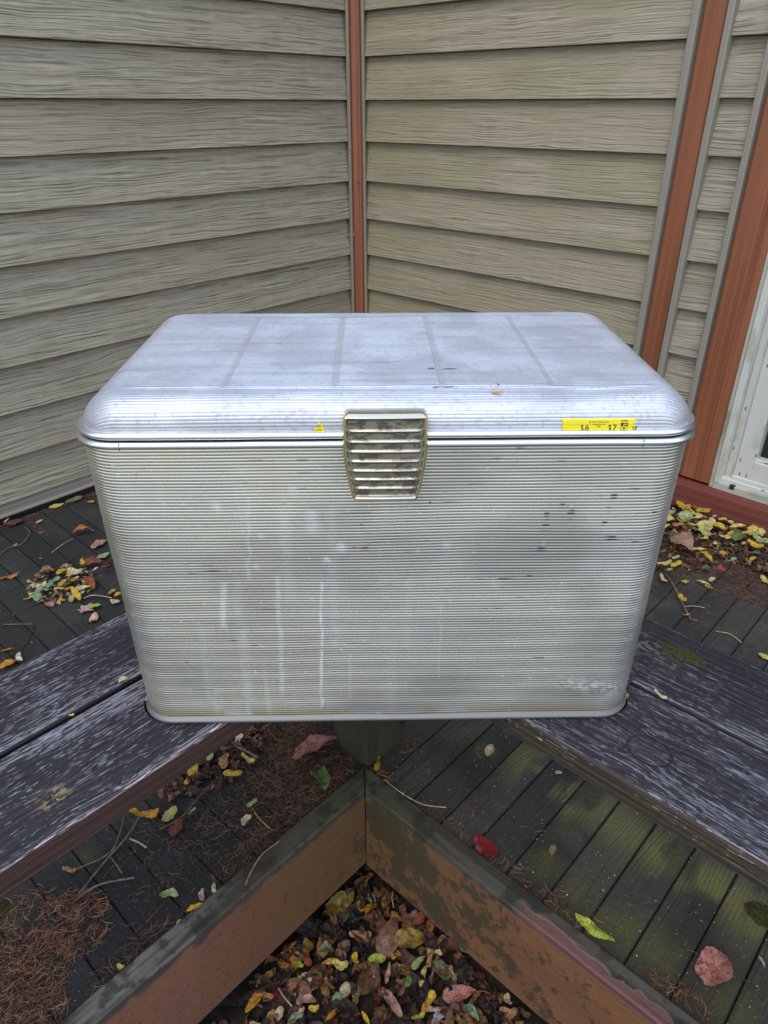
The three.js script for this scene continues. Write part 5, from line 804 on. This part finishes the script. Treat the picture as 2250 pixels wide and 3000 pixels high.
twig('small stick beside the tan curled leaf', 0.0012, 'grey', [[-0.435, 0.0034, -0.121], [-0.421, 0.0074, -0.106], [-0.408, 0.0034, -0.093]]);
twig('pale strand curving behind the fascia corner', 0.001, 'pale', [[0.000, 0.0113, -0.266], [0.032, 0.0153, -0.233], [0.067, 0.0113, -0.214], [0.105, 0.0113, -0.208]]);
twig('dark wiry stem beside the large pinkish leaf', 0.0011, 'dark', [[0.481, 0.0033, 0.014], [0.483, 0.0073, 0.038], [0.496, 0.0033, 0.067], [0.515, 0.0033, 0.087]]);
twig('curved grey strand at the left edge of the left rear deck', 0.0012, 'grey', [[-1.021, 0.0044, -1.000], [-1.014, 0.0084, -1.030], [-0.990, 0.0044, -1.054], [-0.985, 0.0084, -1.092], [-0.993, 0.0044, -1.120], [-1.019, 0.0044, -1.148]]);
twig('grey strand lying straight on the left rear deck', 0.0011, 'grey', [[-0.880, 0.0033, -0.710], [-0.844, 0.0073, -0.706], [-0.812, 0.0033, -0.711]]);
twig('long arched dark twig behind the left bench', 0.0014, 'dark', [[-0.807, 0.0054, -0.707], [-0.799, 0.0094, -0.676], [-0.799, 0.0054, -0.631], [-0.812, 0.0094, -0.600], [-0.823, 0.0054, -0.576]]);
twig('thin brown stem of the arched orange leaf', 0.001, 'pale', [[-0.858, 0.0043, -1.085], [-0.871, 0.0083, -1.052], [-0.889, 0.0043, -1.014]]);
twig('arched dark stem behind the leaf pile', 0.0012, 'dark', [[-0.830, 0.0064, -0.960], [-0.814, 0.0104, -1.001], [-0.797, 0.0064, -1.016], [-0.773, 0.0064, -1.010]]);
twig('pale twig joining the leaf pile to the cooler', 0.0014, 'pale', [[-0.727, 0.0084, -0.803], [-0.709, 0.0124, -0.810], [-0.685, 0.0084, -0.813], [-0.659, 0.0084, -0.805]]);
twig('thin twig in front of the leaf pile', 0.001, 'dark', [[-0.853, 0.0043, -0.767], [-0.833, 0.0083, -0.782], [-0.812, 0.0043, -0.803], [-0.787, 0.0043, -0.803]]);
twig('grey twig with yellow leaves on the right deck boards', 0.0017, 'grey', [[0.718, 0.0075, -0.906], [0.717, 0.0115, -0.853], [0.714, 0.0075, -0.773], [0.712, 0.0075, -0.722]]);
twig('thin pale strand on the right deck boards behind the bench', 0.0011, 'pale', [[0.755, 0.0033, -0.685], [0.780, 0.0073, -0.671], [0.797, 0.0033, -0.646]]);
twig('thin strand near the edge of the right deck boards', 0.0009, 'pale', [[0.717, 0.0033, -0.778], [0.740, 0.0073, -0.774], [0.764, 0.0033, -0.773]]);
twig('twig crossing the litter at the left', 0.0013, 'pale', [[-0.180, -0.2646, -0.062], [-0.168, -0.2606, -0.046], [-0.154, -0.2646, -0.034]]);
twig('twig crossing the litter at the right', 0.0013, 'brown', [[0.155, -0.2646, -0.057], [0.170, -0.2606, -0.055], [0.187, -0.2646, -0.049]]);
twig('upright thin stem in the litter near the post', 0.0009, 'pale', [[0.017, -0.2547, -0.229], [0.015, -0.2507, -0.215], [0.018, -0.2547, -0.197]]);
twig('dark twig in the litter at the left', 0.0012, 'dark', [[-0.177, -0.2646, -0.068], [-0.168, -0.2606, -0.075], [-0.160, -0.2646, -0.087]]);

renderer.render(scene, camera);
